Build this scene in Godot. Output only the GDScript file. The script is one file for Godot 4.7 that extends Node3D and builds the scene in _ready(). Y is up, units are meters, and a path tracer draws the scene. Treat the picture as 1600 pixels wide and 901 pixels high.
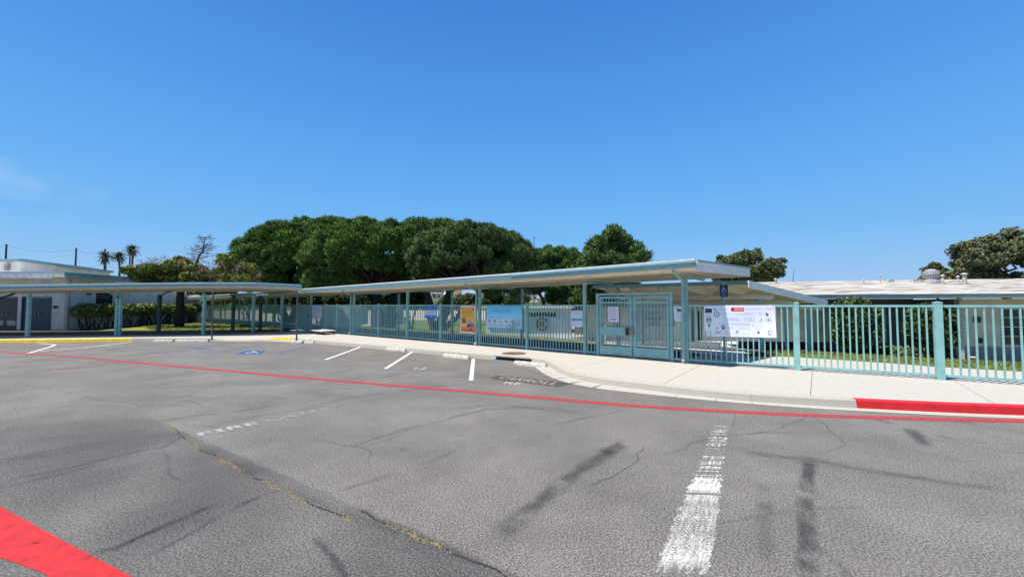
extends Node3D
# A school entrance behind a teal picket fence, seen from its parking lot. Metres; y up; the camera stands at the origin looking along -z.

var org := Vector3.ZERO          # the origin of the thing being built: shapes are given in world metres and stored relative to it
var taken := {}                  # how often a name has been used under a parent
var M := {}                      # materials
var T := {}                      # shared textures

# ---------------------------------------------------------------- names, things and parts
func numbered(called: String, parent: Node) -> String:
	var key := str(parent.get_instance_id()) + called
	taken[key] = taken.get(key, -1) + 1
	return called if taken[key] == 0 else "%s_%03d" % [called, taken[key]]

func tag(o: Node3D, label := "", category := "", group := "", kind := "") -> Node3D:
	if label: o.set_meta("label", label)
	if category: o.set_meta("category", category)
	if group: o.set_meta("group", group)
	if kind: o.set_meta("kind", kind)
	return o

func thing(called: String, label: String, category: String, at: Vector3, group := "", turn := 0.0) -> Node3D:
	var o := Node3D.new()
	o.name = numbered(called, self)
	add_child(o, true)
	o.position = at
	o.rotation.y = turn
	org = at
	return tag(o, label, category, group)

func part(called: String, st, mat: Material, parent: Node, label := "", kind := "") -> MeshInstance3D:
	var o := MeshInstance3D.new()
	o.name = numbered(called, parent)
	o.mesh = st.commit() if st is SurfaceTool else st
	o.material_override = mat
	parent.add_child(o, true)
	tag(o, label, "", "", kind)
	return o

func inst(called: String, mesh: Mesh, mat: Material, parent: Node, at: Vector3, turn := 0.0) -> MeshInstance3D:
	var o := part(called, mesh, mat, parent)
	o.position = at
	o.rotation.y = turn
	return o

func solo(called: String, st, mat: Material, at: Vector3, label: String, category: String, group := "") -> MeshInstance3D:
	var o := part(called, st, mat, self)
	o.position = at
	tag(o, label, category, group)
	return o

func struct(called: String, st, mat: Material, parent: Node = self) -> MeshInstance3D:
	var o := part(called, st, mat, parent)
	if parent == self: o.set_meta("kind", "structure")
	return o

# ---------------------------------------------------------------- shapes
func mb() -> SurfaceTool:
	var st := SurfaceTool.new()
	st.begin(Mesh.PRIMITIVE_TRIANGLES)
	return st

func tri(st: SurfaceTool, a: Vector3, b: Vector3, c: Vector3, out: Vector3) -> void:
	var n := (c - a).cross(b - a)
	if n.length_squared() < 1e-14: return
	if n.dot(out) < 0:
		var k := b; b = c; c = k; n = -n
	n = n.normalized()
	for p in [a, b, c]:
		st.set_normal(n)
		st.set_uv(Vector2(0, 0))
		st.add_vertex(p - org)

func quad(st: SurfaceTool, a: Vector3, b: Vector3, c: Vector3, d: Vector3, out: Vector3) -> void:
	tri(st, a, b, c, out)
	tri(st, a, c, d, out)

# a face with texture coordinates: a top left, b top right, c bottom right, d bottom left
func face(st: SurfaceTool, a: Vector3, b: Vector3, c: Vector3, d: Vector3) -> void:
	var n := (c - a).cross(b - a).normalized()
	var ps := [a, b, c, a, c, d]
	var us := [Vector2(0, 0), Vector2(1, 0), Vector2(1, 1), Vector2(0, 0), Vector2(1, 1), Vector2(0, 1)]
	for i in 6:
		st.set_normal(n)
		st.set_uv(us[i])
		st.add_vertex(ps[i] - org)

# a box given by its centre and half-edge vectors, its long edges chamfered by e
func boxv(st: SurfaceTool, c: Vector3, x: Vector3, y: Vector3, z: Vector3) -> void:
	for s in [1.0, -1.0]:
		quad(st, c + x * s - y - z, c + x * s + y - z, c + x * s + y + z, c + x * s - y + z, x * s)
		quad(st, c + y * s - x - z, c + y * s + x - z, c + y * s + x + z, c + y * s - x + z, y * s)
		quad(st, c + z * s - x - y, c + z * s + x - y, c + z * s + x + y, c + z * s - x + y, z * s)

func box(st: SurfaceTool, c: Vector3, size: Vector3, turn := 0.0) -> void:
	var b := Basis(Vector3.UP, turn)
	boxv(st, c, b.x * size.x / 2, b.y * size.y / 2, b.z * size.z / 2)

# a square bar from a to b, w across and h high
func bar(st: SurfaceTool, a: Vector3, b: Vector3, w: float, h: float) -> void:
	var d := b - a
	var side := d.cross(Vector3.UP)
	if side.length() < 1e-5: side = Vector3.RIGHT
	side = side.normalized()
	var up := side.cross(d).normalized()
	boxv(st, (a + b) / 2, d / 2, up * h / 2, side * w / 2)

func tube(st: SurfaceTool, pts: Array, radii: Array, n := 8, caps := true) -> void:
	var rings := []
	var ref := Vector3(0.31, 0.2, 0.93)
	for i in pts.size():
		var d: Vector3 = (pts[mini(i + 1, pts.size() - 1)] - pts[maxi(i - 1, 0)]).normalized()
		var x := d.cross(ref).normalized()
		var y := x.cross(d).normalized()
		var r: float = radii[mini(i, radii.size() - 1)]
		var ring := []
		for k in n:
			var a := TAU * k / n
			ring.append([pts[i] + (x * cos(a) + y * sin(a)) * r, x * cos(a) + y * sin(a)])
		rings.append(ring)
	for i in pts.size() - 1:
		for k in n:
			var q := [rings[i][k], rings[i][(k + 1) % n], rings[i + 1][(k + 1) % n], rings[i + 1][k]]
			var order := [0, 1, 2, 0, 2, 3]
			if (q[2][0] - q[0][0]).cross(q[1][0] - q[0][0]).dot(q[0][1]) < 0: order = [0, 2, 1, 0, 3, 2]
			for j in order:
				st.set_normal(q[j][1])
				st.set_uv(Vector2(0, 0))
				st.add_vertex(q[j][0] - org)
	if caps:
		for e in [0, pts.size() - 1]:
			var out: Vector3 = (pts[0] - pts[1]) if e == 0 else (pts[-1] - pts[-2])
			for k in range(1, n - 1): tri(st, rings[e][0][0], rings[e][k][0], rings[e][k + 1][0], out)

# a lathe: profile of (radius, height) turned round the vertical through c
func lathe(st: SurfaceTool, c: Vector3, profile: Array, n := 16) -> void:
	for i in profile.size() - 1:
		var p: Vector2 = profile[i]
		var q: Vector2 = profile[i + 1]
		for k in n:
			var a := TAU * k / n
			var b := TAU * (k + 1) / n
			var da := Vector3(cos(a), 0, sin(a))
			var db := Vector3(cos(b), 0, sin(b))
			var out := (da + db) * (q.y - p.y) + Vector3.UP * (p.x - q.x) * 2
			quad(st, c + da * p.x + Vector3.UP * p.y, c + db * p.x + Vector3.UP * p.y, c + db * q.x + Vector3.UP * q.y, c + da * q.x + Vector3.UP * q.y, out)

func flat2(p: Vector3) -> Vector2: return Vector2(p.x, p.z)

# a flat polygon of ground points (their own heights), optionally with sides going down by deep
func sheet(st: SurfaceTool, poly: Array, lift := 0.0, deep := 0.0) -> void:
	var flat := PackedVector2Array()
	for p in poly: flat.append(flat2(p))
	var ids := Geometry2D.triangulate_polygon(flat)
	var up := Vector3.UP * lift
	for i in range(0, ids.size(), 3):
		tri(st, poly[ids[i]] + up, poly[ids[i + 1]] + up, poly[ids[i + 2]] + up, Vector3.UP)
	if deep > 0:
		var mid := Vector3.ZERO
		for p in poly: mid += p / poly.size()
		for i in poly.size():
			var a: Vector3 = poly[i] + up
			var b: Vector3 = poly[(i + 1) % poly.size()] + up
			var side := (b - a).cross(Vector3.UP)
			if Geometry2D.is_polygon_clockwise(flat): side = -side
			quad(st, a, b, b + Vector3.DOWN * deep, a + Vector3.DOWN * deep, side)

# a painted line on the ground along points, w wide, at height y
func stripe(st: SurfaceTool, pts: Array, w: float, y := 0.004) -> void:
	for i in pts.size() - 1:
		var a: Vector3 = pts[i]
		var b: Vector3 = pts[i + 1]
		var d0: Vector3 = ((b - a) if i == 0 else (b - pts[i - 1])).normalized()
		var d1: Vector3 = ((b - a) if i + 2 >= pts.size() else (pts[i + 2] - a)).normalized()
		var s0 := Vector3(-d0.z, 0, d0.x) * w / 2
		var s1 := Vector3(-d1.z, 0, d1.x) * w / 2
		var up := Vector3.UP * y
		quad(st, a - s0 + up, a + s0 + up, b + s1 + up, b - s1 + up, Vector3.UP)

# a roof slab between a front and a back line of points at its top, thick deep
func slab(st: SurfaceTool, front: Array, back: Array, thick: float) -> void:
	var dn := Vector3.DOWN * thick
	var n := front.size()
	for i in n - 1:
		quad(st, front[i], front[i + 1], back[i + 1], back[i], Vector3.UP)
		quad(st, front[i] + dn, front[i + 1] + dn, back[i + 1] + dn, back[i] + dn, Vector3.DOWN)
		quad(st, front[i], front[i + 1], front[i + 1] + dn, front[i] + dn, front[i] - back[i])
		quad(st, back[i], back[i + 1], back[i + 1] + dn, back[i] + dn, back[i] - front[i])
	quad(st, front[0], back[0], back[0] + dn, front[0] + dn, front[0] - front[1])
	quad(st, front[n - 1], back[n - 1], back[n - 1] + dn, front[n - 1] + dn, front[n - 1] - front[n - 2])

# a sheet hung in the air, bent a little, textured on its front: corners top left, top right, bottom right, bottom left
func hung(st: SurfaceTool, a: Vector3, b: Vector3, c: Vector3, d: Vector3, out: Vector3, sag: float, nx := 8, ny := 5, seed_ := 1) -> void:
	var rng := RandomNumberGenerator.new()
	rng.seed = seed_
	var ph := rng.randf() * 6.0
	var at := func(i: int, j: int) -> Vector3:
		var u := float(i) / nx
		var v := float(j) / ny
		var p := a.lerp(b, u).lerp(d.lerp(c, u), v)
		return p + out * sag * (sin(u * 9.0 + ph + v * 1.7) * 0.5 + sin(u * 3.1 + v * 4.0 + ph * 2.0) * 0.6) * (0.25 + 0.75 * v)
	for i in nx:
		for j in ny:
			var q := [at.call(i, j), at.call(i + 1, j), at.call(i + 1, j + 1), at.call(i, j + 1)]
			var us := [Vector2(i, j), Vector2(i + 1, j), Vector2(i + 1, j + 1), Vector2(i, j + 1)]
			var n: Vector3 = (q[2] - q[0]).cross(q[1] - q[0]).normalized()
			for k in [0, 1, 2, 0, 2, 3]:
				st.set_normal(n)
				st.set_uv(Vector2(us[k].x / nx, us[k].y / ny))
				st.add_vertex(q[k] - org)

# ---------------------------------------------------------------- materials
func ramp(stops: Array) -> Gradient:
	var g := Gradient.new()
	var o := PackedFloat32Array()
	var c := PackedColorArray()
	for s in stops:
		o.append(s[0])
		c.append(s[1])
	g.offsets = o
	g.colors = c
	return g

func noise_tex(size: int, freq: float, octaves: int, stops: Array, seed_ := 1, type := FastNoiseLite.TYPE_SIMPLEX_SMOOTH) -> NoiseTexture2D:
	var f := FastNoiseLite.new()
	f.noise_type = type
	f.seed = seed_
	f.frequency = freq
	f.fractal_octaves = octaves
	f.fractal_gain = 0.6
	var t := NoiseTexture2D.new()
	t.width = size
	t.height = size
	t.seamless = true
	t.noise = f
	t.color_ramp = ramp(stops)
	return t

func grey(v: float, a := 1.0) -> Color: return Color(v, v, v, a)

func lin(r: float, g: float, b: float) -> Color: return Color(r, g, b).linear_to_srgb()

# a plain surface: linear base colour, roughness, and a shared grain repeated every so many metres
func mat(color: Color, rough := 0.7, grain := "", every := 1.0, bump := 0.0) -> StandardMaterial3D:
	var m := StandardMaterial3D.new()
	m.albedo_color = color
	m.roughness = rough
	if grain:
		m.albedo_texture = T[grain]
		m.uv1_triplanar = true
		m.uv1_world_triplanar = true
		m.uv1_scale = Vector3.ONE / every
		if bump > 0:
			m.normal_enabled = true
			m.normal_texture = T["bumps"]
			m.normal_scale = bump
	return m

func worn(color: Color, tex: String, every: float, rough := 0.8) -> StandardMaterial3D:
	var m := mat(color, rough, tex, every)
	m.transparency = BaseMaterial3D.TRANSPARENCY_ALPHA
	return m

func printed(img: Image, rough := 0.5) -> StandardMaterial3D:
	var m := StandardMaterial3D.new()
	m.albedo_texture = ImageTexture.create_from_image(img)
	m.roughness = rough
	return m

# ---------------------------------------------------------------- flat print for signs
const FONT := {
	"A": "01110100011000111111100011000110001", "B": "11110100011000111110100011000111110", "C": "01111100001000010000100001000001111",
	"D": "11110100011000110001100011000111110", "E": "11111100001000011110100001000011111", "F": "11111100001000011110100001000010000",
	"G": "01111100001000010011100011000101111", "H": "10001100011000111111100011000110001", "I": "01110001000010000100001000010001110",
	"K": "10001100101010011000101001001010001", "L": "10000100001000010000100001000011111", "M": "10001110111010110101100011000110001",
	"N": "10001110011010110011100011000110001", "O": "01110100011000110001100011000101110", "P": "11110100011000111110100001000010000",
	"R": "11110100011000111110101001001010001", "S": "01111100001000001110000010000111110", "T": "11111001000010000100001000010000100",
	"U": "10001100011000110001100011000101110", "V": "10001100011000110001100010101000100", "W": "10001100011000110101101011101110001",
	"Y": "10001100010101000100001000010000100", "Z": "11111000010001000100010001000011111", "!": "00100001000010000100001000000000100",
}

func put(im: Image, x: int, y: int, c: Color) -> void:
	if x >= 0 and y >= 0 and x < im.get_width() and y < im.get_height(): im.set_pixel(x, y, c)

func letters(im: Image, text: String, x: int, y: int, c: Color, k := 1) -> void:
	for i in text.length():
		var bits: String = FONT.get(text[i], "")
		for j in bits.length():
			if bits[j] == "1": im.fill_rect(Rect2i(x + i * 6 * k + (j % 5) * k, y + int(j / 5.0) * k, k, k), c)

func disc(im: Image, cx: float, cy: float, r: float, c: Color, inner := 0.0) -> void:
	for y in range(int(cy - r) - 1, int(cy + r) + 2):
		for x in range(int(cx - r) - 1, int(cx + r) + 2):
			var d := Vector2(x + 0.5 - cx, y + 0.5 - cy).length()
			if d <= r and d >= inner: put(im, x, y, c)

func line(im: Image, a: Vector2, b: Vector2, w: float, c: Color) -> void:
	var n := int(a.distance_to(b) * 2) + 1
	for i in n + 1:
		var p := a.lerp(b, float(i) / n)
		if w <= 1.2: put(im, int(p.x), int(p.y), c)
		else: disc(im, p.x, p.y, w / 2, c)

# lines of small print too small to read: broken dashes
func print_lines(im: Image, x: int, y: int, w: int, rows: int, step: int, c: Color, seed_: int) -> void:
	var rng := RandomNumberGenerator.new()
	rng.seed = seed_
	for r in rows:
		var at := x + rng.randi_range(0, 2)
		var end := x + w - rng.randi_range(0, int(w / 5.0))
		while at < end:
			var n := rng.randi_range(2, 6)
			im.fill_rect(Rect2i(at, y + r * step, mini(n, end - at), maxi(1, int(step / 2.5))), c)
			at += n + rng.randi_range(1, 2)

func canvas(w: int, h: int, c: Color) -> Image:
	var im := Image.create(w, h, false, Image.FORMAT_RGBA8)
	im.fill(c)
	return im

# ---------------------------------------------------------------- foliage
func tuft(n: int, length: float, width: float, spread: float, seed_: int, wide_at := 0.5) -> ArrayMesh:
	var rng := RandomNumberGenerator.new()
	rng.seed = seed_
	var st := SurfaceTool.new()
	st.begin(Mesh.PRIMITIVE_TRIANGLES)
	for i in n:
		var a := rng.randf() * TAU
		var t := sqrt(rng.randf()) * spread
		var d := Vector3(sin(t) * cos(a), cos(t), sin(t) * sin(a))
		var l := length * rng.randf_range(0.65, 1.15)
		var side := d.cross(Vector3(rng.randf_range(-1, 1), rng.randf_range(-1, 1), rng.randf_range(-1, 1))).normalized() * width * rng.randf_range(0.7, 1.3) / 2
		var root := Vector3(rng.randf_range(-1, 1), rng.randf_range(-1, 1), rng.randf_range(-1, 1)) * length * 0.3
		var mid := root + d * l * wide_at
		var tip := root + d * l + Vector3(0, -0.12 * l, 0)
		var nrm := (side.cross(d)).normalized()
		if nrm.y < 0: nrm = -nrm
		nrm = (nrm + d * 0.7).normalized()
		var leaf := [root, mid + side, tip, root, tip, mid - side]
		if (tip - root).cross(mid + side - root).dot(nrm) < 0: leaf = [root, tip, mid + side, root, mid - side, tip]
		for p in leaf:
			st.set_normal(nrm)
			st.set_uv(Vector2.ZERO)
			st.add_vertex(p)
	return st.commit()

# leaves spread over the outside of a group of rounded clumps; each blob is [centre, radii]
func crown(called: String, parent: Node3D, mesh: Mesh, material: Material, blobs: Array, count: int, seed_: int, tints: Array, up := 0.5, low := -0.35, deep := 0.35) -> MultiMeshInstance3D:
	var rng := RandomNumberGenerator.new()
	rng.seed = seed_
	var areas := []
	var total := 0.0
	var tone := []
	for b in blobs:
		var r: Vector3 = b[1]
		total += pow((r.x * r.y + r.y * r.z + r.x * r.z) / 3.0, 1.0)
		areas.append(total)
		tone.append(rng.randf_range(0.82, 1.15))
	var mm := MultiMesh.new()
	mm.transform_format = MultiMesh.TRANSFORM_3D
	mm.use_colors = true
	mm.mesh = mesh
	var where := []
	var tint := []
	var tries := 0
	while where.size() < count and tries < count * 6:
		tries += 1
		var pick := rng.randf() * total
		var k := 0
		while areas[k] < pick: k += 1
		var v := Vector3(rng.randfn(), rng.randfn(), rng.randfn()).normalized()
		if v.y < low: continue
		var r: Vector3 = blobs[k][1]
		var p: Vector3 = blobs[k][0] + v * r * (1.0 - deep * pow(rng.randf(), 2.0))
		var inside := false
		for j in blobs.size():
			if j != k and ((p - blobs[j][0]) / blobs[j][1]).length() < 0.72:
				inside = true
				break
		if inside: continue
		var y: Vector3 = ((v / r).normalized() + Vector3.UP * up + Vector3(rng.randfn(), rng.randfn(), rng.randfn()) * 0.3).normalized()
		var x := y.cross(Vector3(rng.randfn(), rng.randfn(), rng.randfn())).normalized()
		var s := rng.randf_range(0.7, 1.3)
		where.append(Transform3D(Basis(x * s, y * s, x.cross(y) * s), p - org))
		var c: Color = tints[rng.randi() % tints.size()]
		var f: float = tone[k] * rng.randf_range(0.75, 1.25)
		tint.append(Color(c.r * f, c.g * f, c.b * f))
	mm.instance_count = where.size()
	for i in where.size():
		mm.set_instance_transform(i, where[i])
		mm.set_instance_color(i, tint[i])
	var o := MultiMeshInstance3D.new()
	o.name = numbered(called, parent)
	o.multimesh = mm
	o.material_override = material
	parent.add_child(o, true)
	o.set_meta("kind", "stuff")
	return o

# many clumps over a dome: centre, radii of the whole, radius of a clump, number
func dome(c: Vector3, r: Vector3, clump: float, n: int, seed_: int, low := -0.1, squash := 0.75) -> Array:
	var rng := RandomNumberGenerator.new()
	rng.seed = seed_
	var out := []
	while out.size() < n:
		var v := Vector3(rng.randfn(), rng.randfn(), rng.randfn()).normalized()
		if v.y < low: continue
		var k := clump * rng.randf_range(0.65, 1.3)
		var p := c + v * (r - Vector3.ONE * k * 0.7) * rng.randf_range(0.82, 1.0)
		out.append([p, Vector3(k, k * squash, k)])
	return out

# a tapered limb that wanders from a to b
func limb(st: SurfaceTool, a: Vector3, b: Vector3, r0: float, r1: float, wander: float, seed_: int, n := 7) -> void:
	var rng := RandomNumberGenerator.new()
	rng.seed = seed_
	var pts := []
	var rad := []
	for i in n:
		var t := float(i) / (n - 1)
		var off := Vector3(rng.randfn(), rng.randfn() * 0.4, rng.randfn()) * wander * sin(PI * t)
		pts.append(a.lerp(b, t) + off)
		rad.append(lerpf(r0, r1, t) * rng.randf_range(0.92, 1.08))
	tube(st, pts, rad, 9)

const FN := Vector3(0.6105, 0, -0.792)     # square to the fence, away from the camera
const FU := Vector3(0.792, 0, 0.6105)      # along the fence, to the right

# the school yard falls gently away behind the fence
func yard(x: float, z: float) -> float:
	var d := x * 0.6105 - z * 0.792 - 12.025
	return maxf(-1.25, 0.15 - 0.0865 * maxf(0.0, d - 4.5))

func on_yard(p: Vector3, lift := 0.0) -> Vector3: return Vector3(p.x, yard(p.x, p.z) + lift, p.z)

func smooth_line(pts: Array, step: float) -> Array:
	var out := []
	for i in pts.size() - 1:
		var p0: Vector3 = pts[maxi(i - 1, 0)]
		var p1: Vector3 = pts[i]
		var p2: Vector3 = pts[i + 1]
		var p3: Vector3 = pts[mini(i + 2, pts.size() - 1)]
		var n := maxi(1, int(p1.distance_to(p2) / step))
		for k in n: out.append(p1.cubic_interpolate(p2, p0, p3, float(k) / n))
	out.append(pts[-1])
	return out

func offset_line(pts: Array, by: float, y: float) -> Array:
	var out := []
	for i in pts.size():
		var d: Vector3 = (pts[mini(i + 1, pts.size() - 1)] - pts[maxi(i - 1, 0)]).normalized()
		var p: Vector3 = pts[i] + Vector3(d.z, 0, -d.x) * by
		out.append(Vector3(p.x, y, p.z))
	return out

# ---------------------------------------------------------------- the wear of the lot, drawn from above as a stain map
const LOT_X0 := -30.0
const LOT_Z0 := -27.0
const LOT_W := 52.0
const LOT_D := 30.0
func soil(im: Image, noise: FastNoiseLite, pts: Array, w: float, dark: float, soft := 0.5) -> void:
	var kx := im.get_width() / LOT_W
	var kz := im.get_height() / LOT_D
	dark *= 0.72 if w < 0.3 else 0.45
	if w > 0.3: soft = maxf(soft, 0.85)
	var lo := Vector2(1e9, 1e9)
	var hi := Vector2(-1e9, -1e9)
	for p in pts:
		lo = lo.min(Vector2(p.x - w, p.z - w))
		hi = hi.max(Vector2(p.x + w, p.z + w))
	var n_seg := pts.size() - 1
	for y in range(maxi(0, int((lo.y - LOT_Z0) * kz)), mini(im.get_height(), int((hi.y - LOT_Z0) * kz) + 1)):
		for x in range(maxi(0, int((lo.x - LOT_X0) * kx)), mini(im.get_width(), int((hi.x - LOT_X0) * kx) + 1)):
			var at := Vector2(LOT_X0 + (x + 0.5) / kx, LOT_Z0 + (y + 0.5) / kz)
			var best := 9.0
			var along := 0.0
			for i in n_seg:
				var a := Vector2(pts[i].x, pts[i].z)
				var ab := Vector2(pts[i + 1].x, pts[i + 1].z) - a
				var t := clampf((at - a).dot(ab) / maxf(ab.length_squared(), 1e-6), 0, 1)
				var d := (at - a - ab * t).length() / (w / 2)
				if d < best:
					best = d
					along = (i + t) / n_seg
			if best >= 1.3: continue
			var n := noise.get_noise_2d(x, y)
			var m := noise.get_noise_2d(x * 3.1 + 500.0, y * 3.1)
			var ends := smoothstep(0.0, 0.12, along) * (1.0 - smoothstep(0.85, 1.0, along))
			var f := (1.0 - smoothstep(1.0 - soft, 1.0, best + n * 0.5 + m * 0.25)) * clampf(0.7 + n * 1.3 + m * 0.5, 0.0, 1.0) * dark * lerpf(0.25, 1.0, ends)
			if f <= 0.0: continue
			var c := im.get_pixel(x, y)
			im.set_pixel(x, y, Color(c.r * (1 - f), c.g * (1 - f), c.b * (1 - f * 0.94)))

func lot_stains() -> ImageTexture:
	var f := FastNoiseLite.new()
	f.seed = 11
	f.frequency = 0.011
	f.fractal_octaves = 7
	f.fractal_gain = 0.72
	var im := f.get_image(2048, 1184)
	im.convert(Image.FORMAT_RGB8)
	im.adjust_bcs(1.0, 0.13, 0.0)
	im.adjust_bcs(1.74, 1.0, 1.0)
	var n := FastNoiseLite.new()
	n.seed = 5
	n.frequency = 0.03
	n.fractal_octaves = 4
	# the darker strip of paving left of the seam: sharp along its edge, fading away from it
	var e0 := Vector2(Vector3(-2.966, 0, -4.618).x, Vector3(-2.966, 0, -4.618).z)
	var e1 := Vector2(Vector3(-0.478, 0, -3.039).x, Vector3(-0.478, 0, -3.039).z)
	var ed := (e1 - e0).normalized()
	var en := Vector2(-ed.y, ed.x)
	for y in im.get_height():
		var wz := LOT_Z0 + (y + 0.5) / im.get_height() * LOT_D
		if wz < -7.0: continue
		for x in im.get_width():
			var wp := Vector2(LOT_X0 + (x + 0.5) / im.get_width() * LOT_W, wz) - e0
			var sd := wp.dot(en) + n.get_noise_2d(x * 1.7, y * 1.7) * 0.04
			if sd < -0.03 or sd > 6.0: continue
			var tone := 0.22 * smoothstep(-0.03, 0.02, sd) * (1.0 - 0.62 * smoothstep(0.9, 3.2, sd)) * (1.0 - smoothstep(3.5, 6.0, sd)) * smoothstep(-7.0, -5.4, wz)
			tone *= clampf(0.9 + n.get_noise_2d(x * 0.5 + 90.0, y * 0.5) * 0.7, 0.4, 1.2)
			var c := im.get_pixel(x, y)
			im.set_pixel(x, y, Color(c.r * (1 - tone), c.g * (1 - tone * 0.99), c.b * (1 - tone * 0.9)))
	# its dark edge
	soil(im, n, [Vector3(-4.209, 0, -5.298), Vector3(-2.48, 0, -4.124), Vector3(-1.392, 0, -3.462), Vector3(-0.527, 0, -3.047), Vector3(0.042, 0, -2.68)], 0.16, 0.22, 0.9)
	# the wide dark tyre smear pointing at the entrance, and others
	soil(im, n, [Vector3(-0.123, 0, -3.128), Vector3(0.233, 0, -3.692), Vector3(0.73, 0, -4.39), Vector3(1.46, 0, -5.249)], 0.29, 0.5, 0.8)
	soil(im, n, [Vector3(1.087, 0, -4.893), Vector3(1.557, 0, -5.298)], 0.28, 0.4, 0.7)
	soil(im, n, [Vector3(1.963, 0, -2.711), Vector3(2.225, 0, -3.063), Vector3(2.714, 0, -3.751), Vector3(3.513, 0, -4.751)], 0.17, 0.62, 0.6)
	soil(im, n, [Vector3(3.383, 0, -4.618), Vector3(3.331, 0, -4.51)], 0.3, 0.45, 0.8)
	soil(im, n, [Vector3(2.196, 0, -3.524), Vector3(2.57, 0, -4.081)], 0.16, 0.5, 0.7)
	soil(im, n, [Vector3(1.766, 0, -2.841), Vector3(2.202, 0, -3.524)], 0.2, 0.2, 0.9)
	soil(im, n, [Vector3(2.274, 0, -3.063), Vector3(2.258, 0, -2.876), Vector3(2.226, 0, -2.68)], 0.11, 0.5, 0.7)
	soil(im, n, [Vector3(5.799, 0, -5.896), Vector3(5.553, 0, -5.501), Vector3(5.306, 0, -5.155)], 0.28, 0.5, 0.8)
	soil(im, n, [Vector3(5.737, 0, -6.319), Vector3(5.763, 0, -6.084)], 0.2, 0.35, 0.8)
	soil(im, n, [Vector3(5.917, 0, -5.554), Vector3(5.891, 0, -5.372)], 0.2, 0.3, 0.8)
	soil(im, n, [Vector3(2.845, 0, -4.977), Vector3(3.053, 0, -4.811), Vector3(3.468, 0, -4.732), Vector3(3.988, 0, -4.341), Vector3(4.488, 0, -4.052), Vector3(4.936, 0, -3.902)], 0.22, 0.28, 0.9)
	soil(im, n, [Vector3(-2.939, 0, -3.016), Vector3(-2.857, 0, -3.268), Vector3(-2.755, 0, -3.493), Vector3(-2.697, 0, -3.634)], 0.1, 0.62, 0.5)
	soil(im, n, [Vector3(-3.034, 0, -2.97), Vector3(-2.907, 0, -3.031)], 0.16, 0.3, 0.9)
	soil(im, n, [Vector3(-2.496, 0, -3.441), Vector3(-2.414, 0, -3.727), Vector3(-2.252, 0, -3.956)], 0.07, 0.55, 0.5)
	soil(im, n, [Vector3(-2.616, 0, -2.897), Vector3(-2.53, 0, -3.214), Vector3(-2.491, 0, -3.472)], 0.05, 0.45, 0.7)
	soil(im, n, [Vector3(-5.166, 0, -4.184), Vector3(-4.894, 0, -4.475), Vector3(-4.621, 0, -4.934), Vector3(-4.209, 0, -5.298)], 0.1, 0.42, 0.8)
	soil(im, n, [Vector3(-5.039, 0, -3.983), Vector3(-4.809, 0, -4.277), Vector3(-4.684, 0, -4.546)], 0.05, 0.5, 0.6)
	soil(im, n, [Vector3(-1.534, 0, -3.145), Vector3(-1.28, 0, -2.911), Vector3(-1.102, 0, -2.704), Vector3(-1, 0, -2.536)], 0.07, 0.5, 0.6)
	soil(im, n, [Vector3(-5.739, 0, -5.02), Vector3(-5.184, 0, -5.347), Vector3(-4.32, 0, -5.778)], 0.3, 0.22, 0.9)
	soil(im, n, [Vector3(-5.907, 0, -4.656), Vector3(-5.275, 0, -5.11)], 0.4, 0.2, 0.9)
	soil(im, n, [Vector3(-4.504, 0, -6.02), Vector3(-4.141, 0, -6.499), Vector3(-3.625, 0, -6.89), Vector3(-3.208, 0, -7.731), Vector3(-1.43, 0, -8.946)], 0.3, 0.25, 0.9)
	soil(im, n, [Vector3(-5.483, 0, -6.15), Vector3(-5.177, 0, -6.499), Vector3(-4.504, 0, -6.89), Vector3(-4.148, 0, -7.429)], 0.12, 0.35, 0.8)
	soil(im, n, [Vector3(-1.716, 0, -3.876), Vector3(-1.391, 0, -4.184), Vector3(-1.091, 0, -4.441), Vector3(-0.643, 0, -5.065)], 0.1, 0.25, 0.8)
	soil(im, n, [Vector3(-2.091, 0, -5.065), Vector3(-1.501, 0, -5.896), Vector3(-0.439, 0, -6.89), Vector3(0.57, 0, -7.149)], 0.12, 0.25, 0.8)
	soil(im, n, [Vector3(-1.567, 0, -4.934), Vector3(-1.287, 0, -5.065)], 0.2, 0.3, 0.9)
	soil(im, n, [Vector3(-1.098, 0, -6.89), Vector3(-0.346, 0, -7.24), Vector3(0.659, 0, -6.89), Vector3(1.571, 0, -6.573)], 0.16, 0.25, 0.8)
	soil(im, n, [Vector3(0.469, 0, -5.896), Vector3(1.001, 0, -6.285), Vector3(1.977, 0, -6.89)], 0.1, 0.25, 0.8)
	soil(im, n, [Vector3(-4.649, 0, -9.089), Vector3(-3.161, 0, -9.88), Vector3(-1.287, 0, -10.055), Vector3(0, 0, -9.548)], 0.4, 0.14, 0.9)
	# the black box the stall's name was painted over
	soil(im, n, [Vector3(-0.499, 0, -9.753), Vector3(0.454, 0, -9.468), Vector3(1.135, 0, -8.876)], 0.8, 0.55, 0.35)
	soil(im, n, [Vector3(-1.074, 0, -10.33), Vector3(-0.483, 0, -10.055)], 0.35, 0.35, 0.8)
	# oil where cars stand
	soil(im, n, [Vector3(-4.609, 0, -13.073), Vector3(-4.165, 0, -12.998)], 1.1, 0.22, 0.95)
	soil(im, n, [Vector3(-1.962, 0, -11.142), Vector3(-1.554, 0, -11.034)], 1.0, 0.25, 0.95)
	soil(im, n, [Vector3(-9.995, 0, -15.388), Vector3(-7.487, 0, -14.592)], 1.4, 0.16, 0.95)
	soil(im, n, [Vector3(0.364, 0, -11.366), Vector3(0.948, 0, -9.88), Vector3(1.855, 0, -8.294)], 0.5, 0.25, 0.9)
	# alligator of fine cracks, wandering
	var rng := RandomNumberGenerator.new()
	rng.seed = 77
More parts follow.
